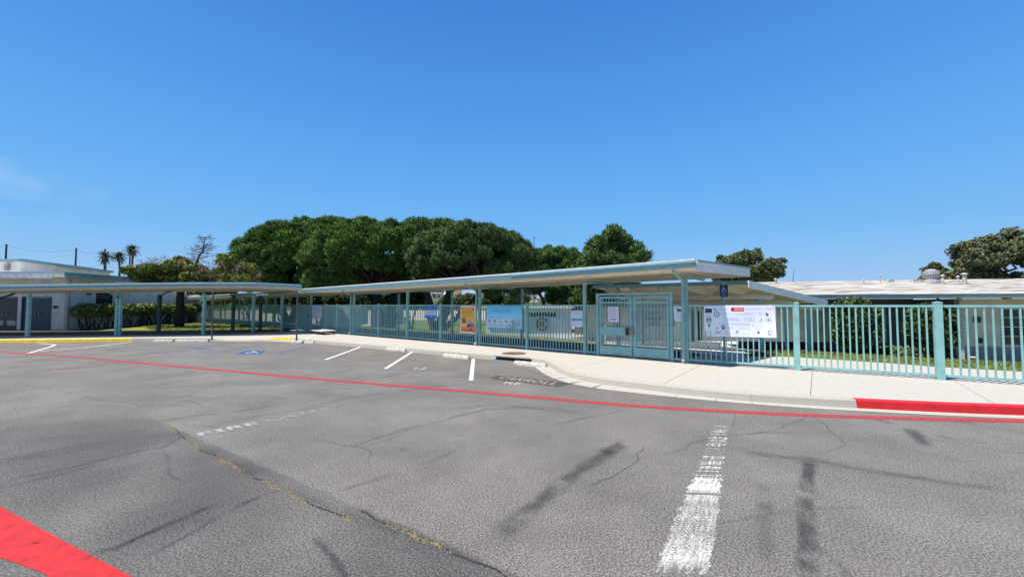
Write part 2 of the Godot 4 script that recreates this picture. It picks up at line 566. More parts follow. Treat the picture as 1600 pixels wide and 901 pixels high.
	for i in 80:
		var p := Vector3(rng.randf_range(-26, 16), 0, rng.randf_range(-21, 0))
		var dir := rng.randf() * TAU if rng.randf() < 0.4 else rng.randf_range(-0.5, 0.2)
		var pts := [p]
		for k in rng.randi_range(4, 12):
			dir += rng.randfn() * 0.3
			p += Vector3(cos(dir), 0, sin(dir)) * rng.randf_range(0.2, 0.5)
			pts.append(p)
		soil(im, n, pts, rng.randf_range(0.03, 0.06), rng.randf_range(0.2, 0.5), 0.8)
	for i in 70:
		var p := Vector3(rng.randf_range(-28, 18), 0, rng.randf_range(-20, 1))
		var dir := rng.randfn() * 0.5 + 0.3
		soil(im, n, [p, p + Vector3(cos(dir), 0, -sin(dir)) * rng.randf_range(0.4, 3.5)], rng.randf_range(0.08, 0.4), rng.randf_range(0.06, 0.2), 0.95)
	return ImageTexture.create_from_image(im)

func sky_image() -> ImageTexture:
	var im := Image.create(1024, 512, false, Image.FORMAT_RGBF)
	var el := [0.0, 3.0, 9.0, 16.0, 25.0, 37.0, 60.0, 90.0]
	var co := [Color8(178, 203, 232), Color8(154, 195, 235), Color8(120, 183, 240), Color8(100, 171, 237), Color8(82, 153, 228), Color8(66, 133, 213), Color8(48, 108, 188), Color8(42, 98, 176)]
	var wisp := FastNoiseLite.new()
	wisp.seed = 3
	wisp.frequency = 0.011
	wisp.fractal_octaves = 4
	for y in 512:
		var e := 90.0 - (y + 0.5) / 512.0 * 180.0
		var k := 0
		while k < el.size() - 2 and el[k + 1] < e: k += 1
		var t := clampf((e - el[k]) / (el[k + 1] - el[k]), 0, 1)
		var c: Color = co[k].srgb_to_linear().lerp(co[k + 1].srgb_to_linear(), t)
		for x in 1024:
			var d := c
			for q in [[-47.6, 7.7, 1.2, 0.35, 0.45], [-40.5, 7.0, 3.2, 0.5, 0.3], [-45.0, 6.0, 4.5, 0.6, 0.14], [-36.0, 7.9, 2.0, 0.45, 0.16], [58.0, 8.0, 5.0, 0.7, 0.1], [120.0, 11.0, 9.0, 1.5, 0.25], [190.0, 9.0, 8.0, 1.2, 0.25], [-110.0, 12.0, 9.0, 1.4, 0.25]]:
				var az := (x + 0.5) / 1024.0 * 360.0 - 180.0
				var k2 := Vector2((az - q[0]) / q[2], (e - q[1]) / q[3]).length()
				if k2 < 1.6: d = d.lerp(Color(0.62, 0.72, 0.88), clampf((1.0 - k2 * 0.62 + wisp.get_noise_2d(x * 9.0, y * 22.0) * 0.5) * q[4] * 1.4, 0.0, 0.6))
			im.set_pixel(x, y, d)
	return ImageTexture.create_from_image(im)

# ---------------------------------------------------------------- everything
func _ready() -> void:
	var cam := Camera3D.new()
	cam.name = "camera"
	add_child(cam)
	cam.position = Vector3(0, 1.8, 0)
	cam.rotation_degrees = Vector3(2.3552, 0, 0)
	cam.fov = 72.005
	cam.near = 0.05
	cam.far = 3000
	cam.current = true

	var env := Environment.new()
	var pano := PanoramaSkyMaterial.new()
	pano.panorama = sky_image()
	var sk := Sky.new()
	sk.sky_material = pano
	env.background_mode = Environment.BG_SKY
	env.sky = sk
	env.background_energy_multiplier = 0.7
	env.ambient_light_source = Environment.AMBIENT_SOURCE_SKY
	env.tonemap_mode = Environment.TONE_MAPPER_LINEAR
	env.tonemap_exposure = 1.5
	env.sdfgi_enabled = true
	env.ssao_enabled = true
	env.ssil_enabled = true
	var we := WorldEnvironment.new()
	we.name = "world_environment"
	we.environment = env
	add_child(we)

	var sun := DirectionalLight3D.new()
	sun.name = "sun"
	sun.light_energy = 1.5
	sun.light_color = Color(1.0, 0.96, 0.9)
	sun.light_angular_distance = 0.5
	sun.shadow_enabled = true
	add_child(sun)
	sun.look_at_from_position(Vector3.ZERO, Vector3(0.39, -1.0, -0.15), Vector3.FORWARD)

	make_textures()
	make_materials()
	build_ground()
	build_markings()
	build_pavement()
	build_yard()
	build_fences()
	build_canopies()
	build_hall()
	build_right_building()
	build_far_buildings()
	build_trees()
	build_signs()
	build_small_things()

func make_textures() -> void:
	T.speck = noise_tex(2048, 0.07, 5, [[0.0, grey(0.16)], [0.3, grey(0.36)], [0.41, grey(0.6)], [0.53, grey(0.73)], [0.63, grey(0.86)], [0.7, grey(0.9)], [0.75, grey(1.0)]], 4, FastNoiseLite.TYPE_SIMPLEX)
	T.speck.noise.fractal_gain = 0.95
	T.bumps = noise_tex(512, 0.3, 2, [[0.0, grey(0.0)], [1.0, grey(1.0)]], 9)
	T.bumps.as_normal_map = true
	T.bumps.bump_strength = 6.0
	T.cloudy = noise_tex(512, 0.008, 6, [[0.15, grey(0.87)], [0.5, grey(0.95)], [0.85, grey(1.0)]], 2)
	T.dirty = noise_tex(512, 0.012, 6, [[0.1, Color(0.62, 0.58, 0.52)], [0.4, Color(0.88, 0.86, 0.82)], [0.6, grey(0.97)], [1.0, grey(1.0)]], 21)
	T.spotted = noise_tex(1024, 0.02, 7, [[0.1, Color(0.84, 0.83, 0.81)], [0.2, Color(0.95, 0.945, 0.94)], [0.4, Color(0.975, 0.972, 0.968)], [0.7, grey(0.99)], [1.0, grey(1.0)]], 27)
	T.spotted.noise.fractal_gain = 0.75
	T.turf = noise_tex(512, 0.03, 6, [[0.1, Color(0.62, 0.55, 0.36)], [0.42, Color(0.8, 0.85, 0.5)], [0.6, Color(0.72, 0.92, 0.5)], [1.0, Color(1, 0.95, 0.7)]], 8)
	T.bark = noise_tex(256, 0.05, 4, [[0.1, grey(0.45)], [0.5, grey(0.75)], [1.0, grey(1.0)]], 6)
	T.roofing = noise_tex(512, 0.011, 5, [[0.1, Color(0.55, 0.5, 0.46)], [0.4, Color(0.76, 0.73, 0.69)], [0.55, Color(0.96, 0.95, 0.93)], [1.0, grey(1.0)]], 14)
	# paint worn through: the alpha says where paint is left
	T.worn_light = noise_tex(512, 0.05, 5, [[0.2, Color(1, 1, 1, 0.25)], [0.34, Color(1, 1, 1, 0.85)], [0.6, Color(1, 1, 1, 0.97)]], 31)
	T.worn_solid = noise_tex(512, 0.02, 6, [[0.06, Color(0.6, 0.6, 0.6, 0.5)], [0.2, Color(0.9, 0.9, 0.9, 0.93)], [0.5, Color(0.96, 0.96, 0.96, 0.97)], [0.75, Color(1, 1, 1, 1)]], 35)
	T.worn_mid = noise_tex(512, 0.04, 6, [[0.25, Color(1, 1, 1, 0.2)], [0.5, Color(1, 1, 1, 0.7)], [0.75, Color(1, 1, 1, 0.9)]], 36)
	T.worn_half = noise_tex(512, 0.035, 6, [[0.4, Color(1, 1, 1, 0.0)], [0.53, Color(1, 1, 1, 0.55)], [0.75, Color(1, 1, 1, 0.85)]], 32)
	T.worn_faint = noise_tex(512, 0.03, 6, [[0.45, Color(1, 1, 1, 0.0)], [0.62, Color(1, 1, 1, 0.35)], [0.85, Color(1, 1, 1, 0.7)]], 33)

func make_materials() -> void:
	M.asphalt = StandardMaterial3D.new()
	M.asphalt.albedo_color = lin(0.43, 0.412, 0.37)
	M.asphalt.albedo_texture = T.speck
	M.asphalt.uv1_scale = Vector3(13, 7.5, 1)
	M.asphalt.roughness = 0.88
	M.asphalt.detail_enabled = true
	M.asphalt.detail_blend_mode = BaseMaterial3D.BLEND_MODE_MUL
	M.asphalt.detail_albedo = lot_stains()
	M.asphalt.detail_uv_layer = BaseMaterial3D.DETAIL_UV_2
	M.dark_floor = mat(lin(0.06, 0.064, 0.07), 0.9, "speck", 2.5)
	M.concrete = mat(lin(0.445, 0.43, 0.385), 0.85, "spotted", 4.6)
	M.kerb = mat(lin(0.42, 0.4, 0.345), 0.85, "spotted", 1.9)
	M.gutter = mat(lin(0.43, 0.41, 0.36), 0.85, "spotted", 1.3)
	M.joint = mat(lin(0.09, 0.08, 0.07), 0.95)
	M.yard = mat(lin(0.4, 0.37, 0.3), 0.9, "dirty", 7.0)
	M.white_concrete = mat(lin(0.6, 0.58, 0.53), 0.9, "cloudy", 4.0)
	M.lawn = mat(lin(0.17, 0.19, 0.055), 0.95, "turf", 4.0)
	M.dry_lawn = mat(lin(0.36, 0.29, 0.16), 0.95, "turf", 6.0)
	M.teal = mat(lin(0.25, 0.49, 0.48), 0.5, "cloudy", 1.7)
	M.teal_sunlit = mat(lin(0.28, 0.56, 0.54), 0.5, "cloudy", 1.7)  # the same teal paint, with sunlight put into a lighter colour
	M.teal_gutter = mat(lin(0.2, 0.4, 0.45), 0.45, "cloudy", 1.1)
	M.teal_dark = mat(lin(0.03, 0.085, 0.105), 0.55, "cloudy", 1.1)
	M.cream = mat(lin(0.76, 0.7, 0.57), 0.75, "cloudy", 2.5)
	M.soffit = mat(lin(0.86, 0.77, 0.6), 0.8, "cloudy", 2.5)
	M.fascia = mat(lin(0.82, 0.8, 0.76), 0.7, "cloudy", 1.5)
	M.roof_deck = mat(lin(0.62, 0.61, 0.58), 0.9, "dirty", 3.0)
	M.roofing = mat(lin(0.49, 0.48, 0.46), 0.9, "roofing", 4.0)
	M.roofing.uv1_scale = Vector3(0.07, 0.3, 0.42)
	M.pale_wall = mat(lin(0.88, 0.83, 0.75), 0.8, "cloudy", 4.0)
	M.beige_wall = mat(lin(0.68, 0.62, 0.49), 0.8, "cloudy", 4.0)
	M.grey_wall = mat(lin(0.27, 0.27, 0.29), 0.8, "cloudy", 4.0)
	M.shed_wall = mat(lin(0.74, 0.77, 0.8), 0.8, "cloudy", 4.0)
	M.door = mat(lin(0.03, 0.075, 0.1), 0.5, "cloudy", 1.5)
	M.door_grey = mat(lin(0.05, 0.06, 0.07), 0.5, "cloudy", 1.5)
	M.black = mat(lin(0.012, 0.012, 0.014), 0.6)
	M.window_dark = mat(lin(0.012, 0.014, 0.018), 0.12)
	M.white = mat(lin(0.75, 0.75, 0.73), 0.55, "cloudy", 0.9)
	M.white_old = mat(lin(0.62, 0.6, 0.55), 0.75, "dirty", 1.1)
	M.steel = mat(lin(0.33, 0.34, 0.35), 0.4, "cloudy", 0.8)
	M.steel.metallic = 0.7
	M.zinc = mat(lin(0.36, 0.37, 0.39), 0.6, "cloudy", 0.5)
	M.pole = mat(lin(0.09, 0.095, 0.1), 0.5)
	M.brown_pole = mat(lin(0.05, 0.035, 0.03), 0.8)
	M.iron = mat(lin(0.16, 0.11, 0.07), 0.7, "dirty", 0.7)
	M.navy = mat(lin(0.014, 0.022, 0.07), 0.5)
	M.wood = mat(lin(0.3, 0.2, 0.11), 0.8, "bark", 0.6)
	M.line_white = worn(lin(0.74, 0.74, 0.72), "worn_light", 1.6)
	M.line_faded = worn(lin(0.7, 0.7, 0.69), "worn_half", 1.2)
	M.line_faint = worn(lin(0.5, 0.5, 0.5), "worn_faint", 1.1)
	M.line_red = worn(lin(0.37, 0.038, 0.046), "worn_light", 2.3)
	M.line_red_far = worn(lin(0.4, 0.07, 0.09), "worn_faint", 1.7)
	M.red_band = worn(lin(0.52, 0.016, 0.02), "worn_solid", 1.9, 0.85)
	M.line_blue = worn(lin(0.075, 0.135, 0.34), "worn_mid", 1.4)
	M.blue_patch = worn(lin(0.03, 0.2, 0.5), "worn_light", 1.1)
	M.line_yellow = worn(lin(0.6, 0.52, 0.3), "worn_mid", 0.5)
	M.kerb_yellow = mat(lin(0.8, 0.58, 0.02), 0.6, "cloudy", 1.9)
	M.kerb_red = mat(lin(0.6, 0.015, 0.015), 0.5, "cloudy", 1.1)
	M.tactile = mat(lin(0.66, 0.5, 0.07), 0.7, "dirty", 0.9)
	M.moss = mat(lin(0.42, 0.34, 0.15), 0.95)
	M.hairline = worn(lin(0.07, 0.07, 0.07), "worn_mid", 0.4)
	M.crack = mat(lin(0.03, 0.03, 0.03), 0.95)
	M.bark = mat(lin(0.055, 0.044, 0.036), 0.95, "bark", 0.7)
	M.bark_pale = mat(lin(0.16, 0.135, 0.11), 0.95, "bark", 0.7)
	M.dead = mat(lin(0.2, 0.16, 0.14), 0.95, "bark", 0.7)
	M.leaf = StandardMaterial3D.new()
	M.leaf.vertex_color_use_as_albedo = true
	M.leaf.roughness = 0.85
	M.leaf.metallic_specular = 0.25
	M.leaf.backlight = Color(0.6, 0.65, 0.4)

# ---------------------------------------------------------------- the lot
func kerb_line() -> Array:
	return smooth_line([Vector3(-75, 0, -17.6), Vector3(-40, 0, -18.4)] + [Vector3(-27.395, 0, -18.552), Vector3(-24.222, 0, -18.862), Vector3(-21.557, 0, -19.183), Vector3(-18.805, 0, -19.686), Vector3(-16.551, 0, -19.825), Vector3(-14.641, 0, -19.825), Vector3(-12.326, 0, -19.686), Vector3(-10.47, 0, -19.183), Vector3(-7.66, 0, -17.679), Vector3(-5.147, 0, -16.044), Vector3(-3.327, 0, -14.822), Vector3(-1.771, 0, -13.807), Vector3(-0.628, 0, -13.073), Vector3(0, 0, -12.691), Vector3(0.593, 0, -12.332), Vector3(0.966, 0, -12.069), Vector3(1.103, 0, -11.481), Vector3(1.224, 0, -10.62), Vector3(1.422, 0, -9.88), Vector3(1.681, 0, -9.39), Vector3(2.038, 0, -8.982), Vector3(2.678, 0, -8.511), Vector3(3.336, 0, -8.036), Vector3(3.922, 0, -7.679), Vector3(4.433, 0, -7.429), Vector3(5.245, 0, -7.149), Vector3(5.987, 0, -6.953), Vector3(7.142, 0, -6.689), Vector3(8.283, 0, -6.499), Vector3(9.561, 0, -6.319), Vector3(12.457, 0, -6.02)], 0.35)

func build_ground() -> void:
	org = Vector3.ZERO
	var st := mb()
	var edge := kerb_line()
	var poly := []
	for p in edge: poly.append(p)
	poly.append_array([Vector3(60, 0, -5), Vector3(60, 0, 45), Vector3(-75, 0, 45)])
	var flat := PackedVector2Array()
	for p in poly: flat.append(flat2(p))
	var ids := Geometry2D.triangulate_polygon(flat)
	for k in range(0, ids.size(), 3):
		var q := [poly[ids[k]], poly[ids[k + 1]], poly[ids[k + 2]]]
		if (q[2] - q[0]).cross(q[1] - q[0]).y < 0: q = [q[0], q[2], q[1]]
		for p in q:
			st.set_normal(Vector3.UP)
			st.set_tangent(Plane(1, 0, 0, 1))
			var uv := Vector2((p.x - LOT_X0) / LOT_W, (p.z - LOT_Z0) / LOT_D)
			st.set_uv(uv)
			st.set_uv2(uv)
			st.add_vertex(p)
	struct("parking_lot", st, M.asphalt)

	# the ground everywhere else: level left of the school yard, falling behind the fence, then flat to the horizon
	st = mb()
	var lo := -420.0
	var hi := 420.0
	var steps := [0.3, 4.5, 20.685, 700.0]
	for i in 3:
		var q := []
		for c in [[lo, steps[i]], [hi, steps[i]], [hi, steps[i + 1]], [lo, steps[i + 1]]]:
			var p: Vector3 = FU * c[0] + FN * (12.025 + c[1])
			q.append(Vector3(p.x, maxf(-1.25, 0.15 - 0.0865 * maxf(0.0, c[1] - 4.5)) - 0.012, p.z))
		quad(st, q[0], q[1], q[2], q[3], Vector3.UP)
	struct("school_ground", st, M.yard)
	st = mb()
	sheet(st, [Vector3(-420, 0.128, -17.6), Vector3(-75, 0.128, -17.9), Vector3(-28, 0.128, -22.5), Vector3(-13.2, 0.128, -24.6), Vector3(-16.15, 0.128, -27.9), FU * -420 + FN * 12.325 + Vector3(0, 0.128, 0)])
	struct("level_ground", st, M.dry_lawn)

func build_markings() -> void:
	var lot: Node3D = get_node("parking_lot")
	org = Vector3.ZERO
	var st := mb()
	stripe(st, smooth_line([Vector3(-26.053, 0, -17.272), Vector3(-19.529, 0, -15.222), Vector3(-14.939, 0, -13.707), Vector3(-10.848, 0, -12.094), Vector3(-6.703, 0, -10.473), Vector3(-3.559, 0, -9.275), Vector3(-1.355, 0, -8.479), Vector3(0.617, 0, -7.731), Vector3(2.273, 0, -7.127), Vector3(3.764, 0, -6.748), Vector3(5.177, 0, -6.499), Vector3(6.56, 0, -6.337), Vector3(8.095, 0, -6.199), Vector3(9.634, 0, -6.052)], 0.5), 0.2)
	part("fire_lane_line", st, M.line_red, lot, "long faded red fire lane line across the lot")
	for q in [[Vector3(-6.485, 0, -17.272), Vector3(-6.117, 0, -13.073)], [Vector3(-3.825, 0, -15.388), Vector3(-3.567, 0, -11.253)], [Vector3(-1.282, 0, -13.226), Vector3(-0.977, 0, -9.548)]]:
		st = mb()
		stripe(st, q, 0.105)
		part("stall_line", st, M.line_white, lot)
	# the long worn white bar in the foreground: solid near, broken far
	st = mb()
	var bar_q := [Vector3(3.015, 0, -6.052), Vector3(3.287, 0, -6.02), Vector3(1.329, 0, -2.717), Vector3(0.937, 0, -2.742)]
	for k in 4: bar_q[k].y = 0.004
	face(st, bar_q[0], bar_q[1], bar_q[2], bar_q[3])
	part("worn_white_bar", st, worn_bar(), lot)
	st = mb()
	sheet(st, [Vector3(-5.417, 0, -3.983), Vector3(-4.561, 0, -3.612), Vector3(-3.408, 0, -3.095), Vector3(-2.522, 0, -2.704), Vector3(-1.9, 0, -2.432), Vector3(-2.432, 0, -2.432), Vector3(-3.073, 0, -2.704), Vector3(-3.197, 0, -2.755), Vector3(-3.639, 0, -2.897), Vector3(-4.233, 0, -3.128)], 0.004)
	part("red_band", st, M.red_band, lot, "wide fresh red band painted across the near corner")
	# blue loading hatch and stall lines for the disabled bays
	var blues := [[Vector3(-12.848, 0, -14.783), Vector3(-12.804, 0, -18.552)], [Vector3(-10.929, 0, -14.979), Vector3(-11.295, 0, -17.818)], [Vector3(-13.655, 0, -14.94), Vector3(-10.857, 0, -14.979)], [Vector3(-14.135, 0, -17.272), Vector3(-11.799, 0, -15.819)], [Vector3(-8.491, 0, -14.315), Vector3(-8.856, 0, -17.141)], [Vector3(-15.888, 0, -15.6), Vector3(-16.568, 0, -19.183)]]
	for q in blues:
		st = mb()
		stripe(st, q, 0.13, 0.004)
		part("blue_line", st, M.line_blue, lot)
	st = mb()
	stripe(st, [Vector3(-12.753, 0, -14.783), Vector3(-11.644, 0, -14.88)], 0.08, 0.008)
	part("stall_line", st, M.line_faded, lot)
	for q in [[Vector3(-17.92, 0, -14.783), Vector3(-19.708, 0, -17.012), Vector3(-20.581, 0, -17.96), Vector3(-22.035, 0, -18.552)], [Vector3(-18.213, 0, -15.388), Vector3(-17.882, 0, -16.635), Vector3(-18.323, 0, -19.183)], [Vector3(-18.736, 0, -16.044), Vector3(-18.736, 0, -17.96)], [Vector3(-19.505, 0, -16.884), Vector3(-19.626, 0, -18.251)], [Vector3(-20.313, 0, -17.679), Vector3(-20.504, 0, -18.46)]]:
		st = mb()
		stripe(st, q, 0.1, 0.008)
		part("stall_line", st, M.line_white if q.size() > 2 else M.line_faded, lot)
	for q in [[Vector3(-15.091, 0, -11.78), Vector3(-14.887, 0, -12.359)], [Vector3(-12.957, 0, -11.088), Vector3(-11.923, 0, -11.599)], [Vector3(-14.376, 0, -11.366), Vector3(-14.227, 0, -11.54)]]:
		st = mb()
		stripe(st, q, 0.34)
		part("faded_red_word", st, M.line_red_far, lot)
	# the blue square with the wheelchair sign
	var im := canvas(128, 128, Color8(44, 92, 140))
	chair_sign(im, 64, 62, 1.0, Color8(196, 202, 210))
	var m := printed(im, 0.8)
	m.transparency = BaseMaterial3D.TRANSPARENCY_ALPHA
	m.albedo_color.a = 0.72
	st = mb()
	var sq := [Vector3(-10.526, 0, -15.775), Vector3(-9.662, 0, -15.687), Vector3(-9.147, 0, -14.517), Vector3(-10.128, 0, -14.554)]
	for i in 4: sq[i].y = 0.004
	face(st, sq[0], sq[1], sq[2], sq[3])
	part("wheelchair_marking", st, m, lot)
	# words on the asphalt
	ground_word("FIRE", Vector3(-4.268, 0, -5.501), Vector3(-3.815, 0, -6.052), 0.19, worn(lin(0.62, 0.62, 0.6), "worn_half", 0.35), lot)
	ground_word("LANE", Vector3(-3.76, 0, -6.15), Vector3(-3.076, 0, -6.89), 0.2, M.line_faint, lot)
	st = mb()
	sheet(st, [Vector3(-0.569, 0, -9.88), Vector3(-0.392, 0, -10.209), Vector3(0, 0, -10.055), Vector3(0.767, 0, -9.588), Vector3(1.417, 0, -9.14), Vector3(1.009, 0, -8.774), Vector3(0.295, 0, -9.237), Vector3(-0.182, 0, -9.508)], 0.004)
	part("blacked_out_patch", st, worn(lin(0.07, 0.07, 0.08), "worn_mid", 1.0), lot)
	ground_word("CARROLL", Vector3(-0.359, 0, -9.753), Vector3(0.944, 0, -8.946), 0.34, worn(lin(0.56, 0.5, 0.33), "worn_half", 0.5), lot)
	ground_word("RE", Vector3(-0.204, 0, -9.126), Vector3(0.172, 0, -8.982), 0.24, M.line_faded, lot)
	ground_word("12", Vector3(-2.822, 0, -11.088), Vector3(-2.414, 0, -11.088), 0.34, M.line_faded, lot)
	ground_word("12", Vector3(-5.717, 0, -13.462), Vector3(-5.296, 0, -13.543), 0.3, M.line_faint, lot)
	# the open seam in the foreground with dry moss in it
	var seam := smooth_line([Vector3(-5.155, 0, -6.02), Vector3(-3.941, 0, -5.065), Vector3(-3.038, 0, -4.458), Vector3(-2.339, 0, -3.996), Vector3(-1.7, 0, -3.589), Vector3(-1.351, 0, -3.401)], 0.12)
	var seam2 := smooth_line([Vector3(-1.332, 0, -3.546), Vector3(-0.926, 0, -3.268), Vector3(-0.523, 0, -3.024), Vector3(-0.222, 0, -2.834), Vector3(0, 0, -2.698), Vector3(0.238, 0, -2.536)], 0.1)
	var rng := RandomNumberGenerator.new()
	rng.seed = 41
	var grains := mb()
	for s in [seam, seam2]:
		for i in s.size(): s[i] += Vector3(rng.randfn(), 0, rng.randfn()) * 0.012
		var c := mb()
		stripe(c, s, 0.018, 0.003)
		part("open_crack", c, M.crack, lot)
		for i in s.size() - 1:
			var thick := clampf(sin(i * 0.7 + (1.0 if s == seam else 4.0)) * 0.6 + 0.5 + rng.randfn() * 0.25, 0.0, 1.0)
			for k in int(60 * thick):
				var p: Vector3 = s[i].lerp(s[i + 1], rng.randf()) + Vector3(rng.randfn(), 0, rng.randfn()) * 0.008
				var r := rng.randf_range(0.004, 0.009)
				var a := rng.randf() * TAU
				var v := [p + Vector3(cos(a), 0, sin(a)) * r, p + Vector3(cos(a + 2.1), 0, sin(a + 2.1)) * r, p + Vector3(cos(a + 4.2), 0, sin(a + 4.2)) * r, p + Vector3(0, r * 1.1, 0)]
				for j in 3: tri(grains, v[j], v[(j + 1) % 3], v[3], Vector3.UP)
	var o := part("dry_moss", grains, M.moss, lot)
	o.set_meta("kind", "stuff")
	# thin hairline cracks
	for k in 44:
		var p := Vector3(rng.randf_range(-11, 8), 0, rng.randf_range(-14, -3.2))
		var dir := rng.randfn() * 0.35 + 0.15
		var l := [p]
		for j in rng.randi_range(5, 16):
			dir += rng.randfn() * 0.28
			p += Vector3(cos(dir), 0, -sin(dir)) * rng.randf_range(0.1, 0.28)
			l.append(p)
		st = mb()
		for j in l.size() - 1: stripe(st, [l[j], l[j + 1]], 0.004 + 0.008 * sin(PI * (j + 0.5) / (l.size() - 1)), 0.003)
		part("open_crack", st, M.hairline, lot)
	for q in [[Vector3(-11.518, 0, -9.237), Vector3(-10.334, 0, -8.74), Vector3(-9.326, 0, -8.294), Vector3(-8.526, 0, -7.946), Vector3(-8.175, 0, -7.784), Vector3(-7.79, 0, -7.627), Vector3(-6.713, 0, -7.194)], [Vector3(-1.896, 0, -9.88), Vector3(-1.211, 0, -9.468), Vector3(-0.436, 0, -9.089)], [Vector3(-1.93, 0, -5.065), Vector3(-1.667, 0, -5.298), Vector3(-1.471, 0, -5.778), Vector3(-1.006, 0, -6.319), Vector3(-0.36, 0, -7.061)], [Vector3(2.976, 0, -4.934), Vector3(3.396, 0, -4.656), Vector3(3.8, 0, -4.441), Vector3(4.305, 0, -4.184)], [Vector3(0.825, 0, -4.01), Vector3(1.323, 0, -4.51), Vector3(1.689, 0, -5.065)]]:
		var l := smooth_line(q, 0.15)
		for i in l.size(): l[i] += Vector3(rng.randfn(), 0, rng.randfn()) * 0.03
		st = mb()
		stripe(st, l, 0.012, 0.003)
		part("open_crack", st, M.hairline, lot)

# old paint on rough asphalt: nearly whole at the near end, only patches at the far end
func worn_bar() -> StandardMaterial3D:
	var n := FastNoiseLite.new()
	n.seed = 3
	n.frequency = 0.05
	n.fractal_octaves = 4
	var fine := FastNoiseLite.new()
	fine.seed = 9
	fine.frequency = 0.13
	fine.fractal_octaves = 4
	fine.fractal_gain = 0.8
	var im := canvas(128, 1024, Color(1, 1, 1, 0))
	for y in 1024:
		var v := y / 1023.0
		var patch := n.get_noise_2d(900.0, y * 0.7) * 0.9 + n.get_noise_2d(40.0, y * 2.2) * 0.5
		var keep := clampf(0.38 + patch * 1.0, 0.0, 0.66) if v < 0.6 else 0.64 + n.get_noise_2d(300.0, y * 0.2) * 0.25
		if v > 0.56 and v < 0.64: keep = 0.8
		if v > 0.655 and v < 0.668: keep = 0.25
		for x in 128:
			var edge := minf(x, 127.0 - x) / 64.0 + n.get_noise_2d(x * 1.3, y * 0.6) * 0.28 - (0.05 if v > 0.6 else 0.16)
			var streak := n.get_noise_2d(x * 1.2, y * 0.3) * 0.6
			var grit := fine.get_noise_2d(x, y) * 0.75
			var a := keep + streak * (0.3 if v > 0.6 else 0.9) + grit * 0.7 - 0.18
			if v > 0.975: a -= (v - 0.975) * 30.0 * (0.5 + n.get_noise_2d(x, 77.0))
			a = smoothstep(0.12, 0.75, a) * smoothstep(0.0, 0.1, edge)
			var g := 0.97 + grit * 0.06
			im.set_pixel(x, y, Color(g, g, g * 0.99, a * 0.9))
	var m := printed(im, 0.8)
	m.albedo_color = lin(0.64, 0.64, 0.62)
	m.transparency = BaseMaterial3D.TRANSPARENCY_ALPHA
	return m

func chair_sign(im: Image, cx: float, cy: float, k: float, c: Color) -> void:
	disc(im, cx - 8 * k, cy - 38 * k, 7 * k, c)
	line(im, Vector2(cx - 8, cy - 28) * 1.0 if k == 1.0 else Vector2(cx - 8 * k, cy - 28 * k), Vector2(cx - 4 * k, cy + 4 * k), 7 * k, c)
	line(im, Vector2(cx - 4 * k, cy + 4 * k), Vector2(cx + 18 * k, cy + 4 * k), 7 * k, c)
	line(im, Vector2(cx + 18 * k, cy + 4 * k), Vector2(cx + 30 * k, cy + 30 * k), 7 * k, c)
	line(im, Vector2(cx + 30 * k, cy + 30 * k), Vector2(cx + 40 * k, cy + 26 * k), 6 * k, c)
	line(im, Vector2(cx - 6 * k, cy - 14 * k), Vector2(cx + 16 * k, cy - 12 * k), 6 * k, c)
	for a in range(40, 300, 3):
		var r := deg_to_rad(a + 20.0)
		disc(im, cx - 2 * k + cos(r) * 25 * k, cy + 16 * k + sin(r) * 25 * k, 3.4 * k, c)

# a word lying on the ground: its baseline runs from a to b
func ground_word(text: String, a: Vector3, b: Vector3, tall: float, m: Material, lot: Node3D) -> void:
	var t := TextMesh.new()
	var f := SystemFont.new()
	f.font_names = PackedStringArray(["Droid Sans"])
	f.font_weight = 700
	t.font = f
	t.text = text
	t.font_size = 32
	t.pixel_size = 0.01
	t.depth = 0.3
	t.horizontal_alignment = HORIZONTAL_ALIGNMENT_LEFT
	t.vertical_alignment = VERTICAL_ALIGNMENT_BOTTOM
	var box_ := t.get_aabb()
	var x := (b - a)
	var o := MeshInstance3D.new()
	o.name = numbered("painted_word", lot)
	o.mesh = t
	o.material_override = m
	lot.add_child(o, true)
	var up := Vector3(x.z, 0, -x.x).normalized()
	var bx := x / box_.size.x
	var by := up * (tall / box_.size.y)
	o.transform = Transform3D(Basis(bx, by, Vector3.UP * 0.01), a - bx * box_.position.x - by * box_.position.y + Vector3.UP * 0.008)

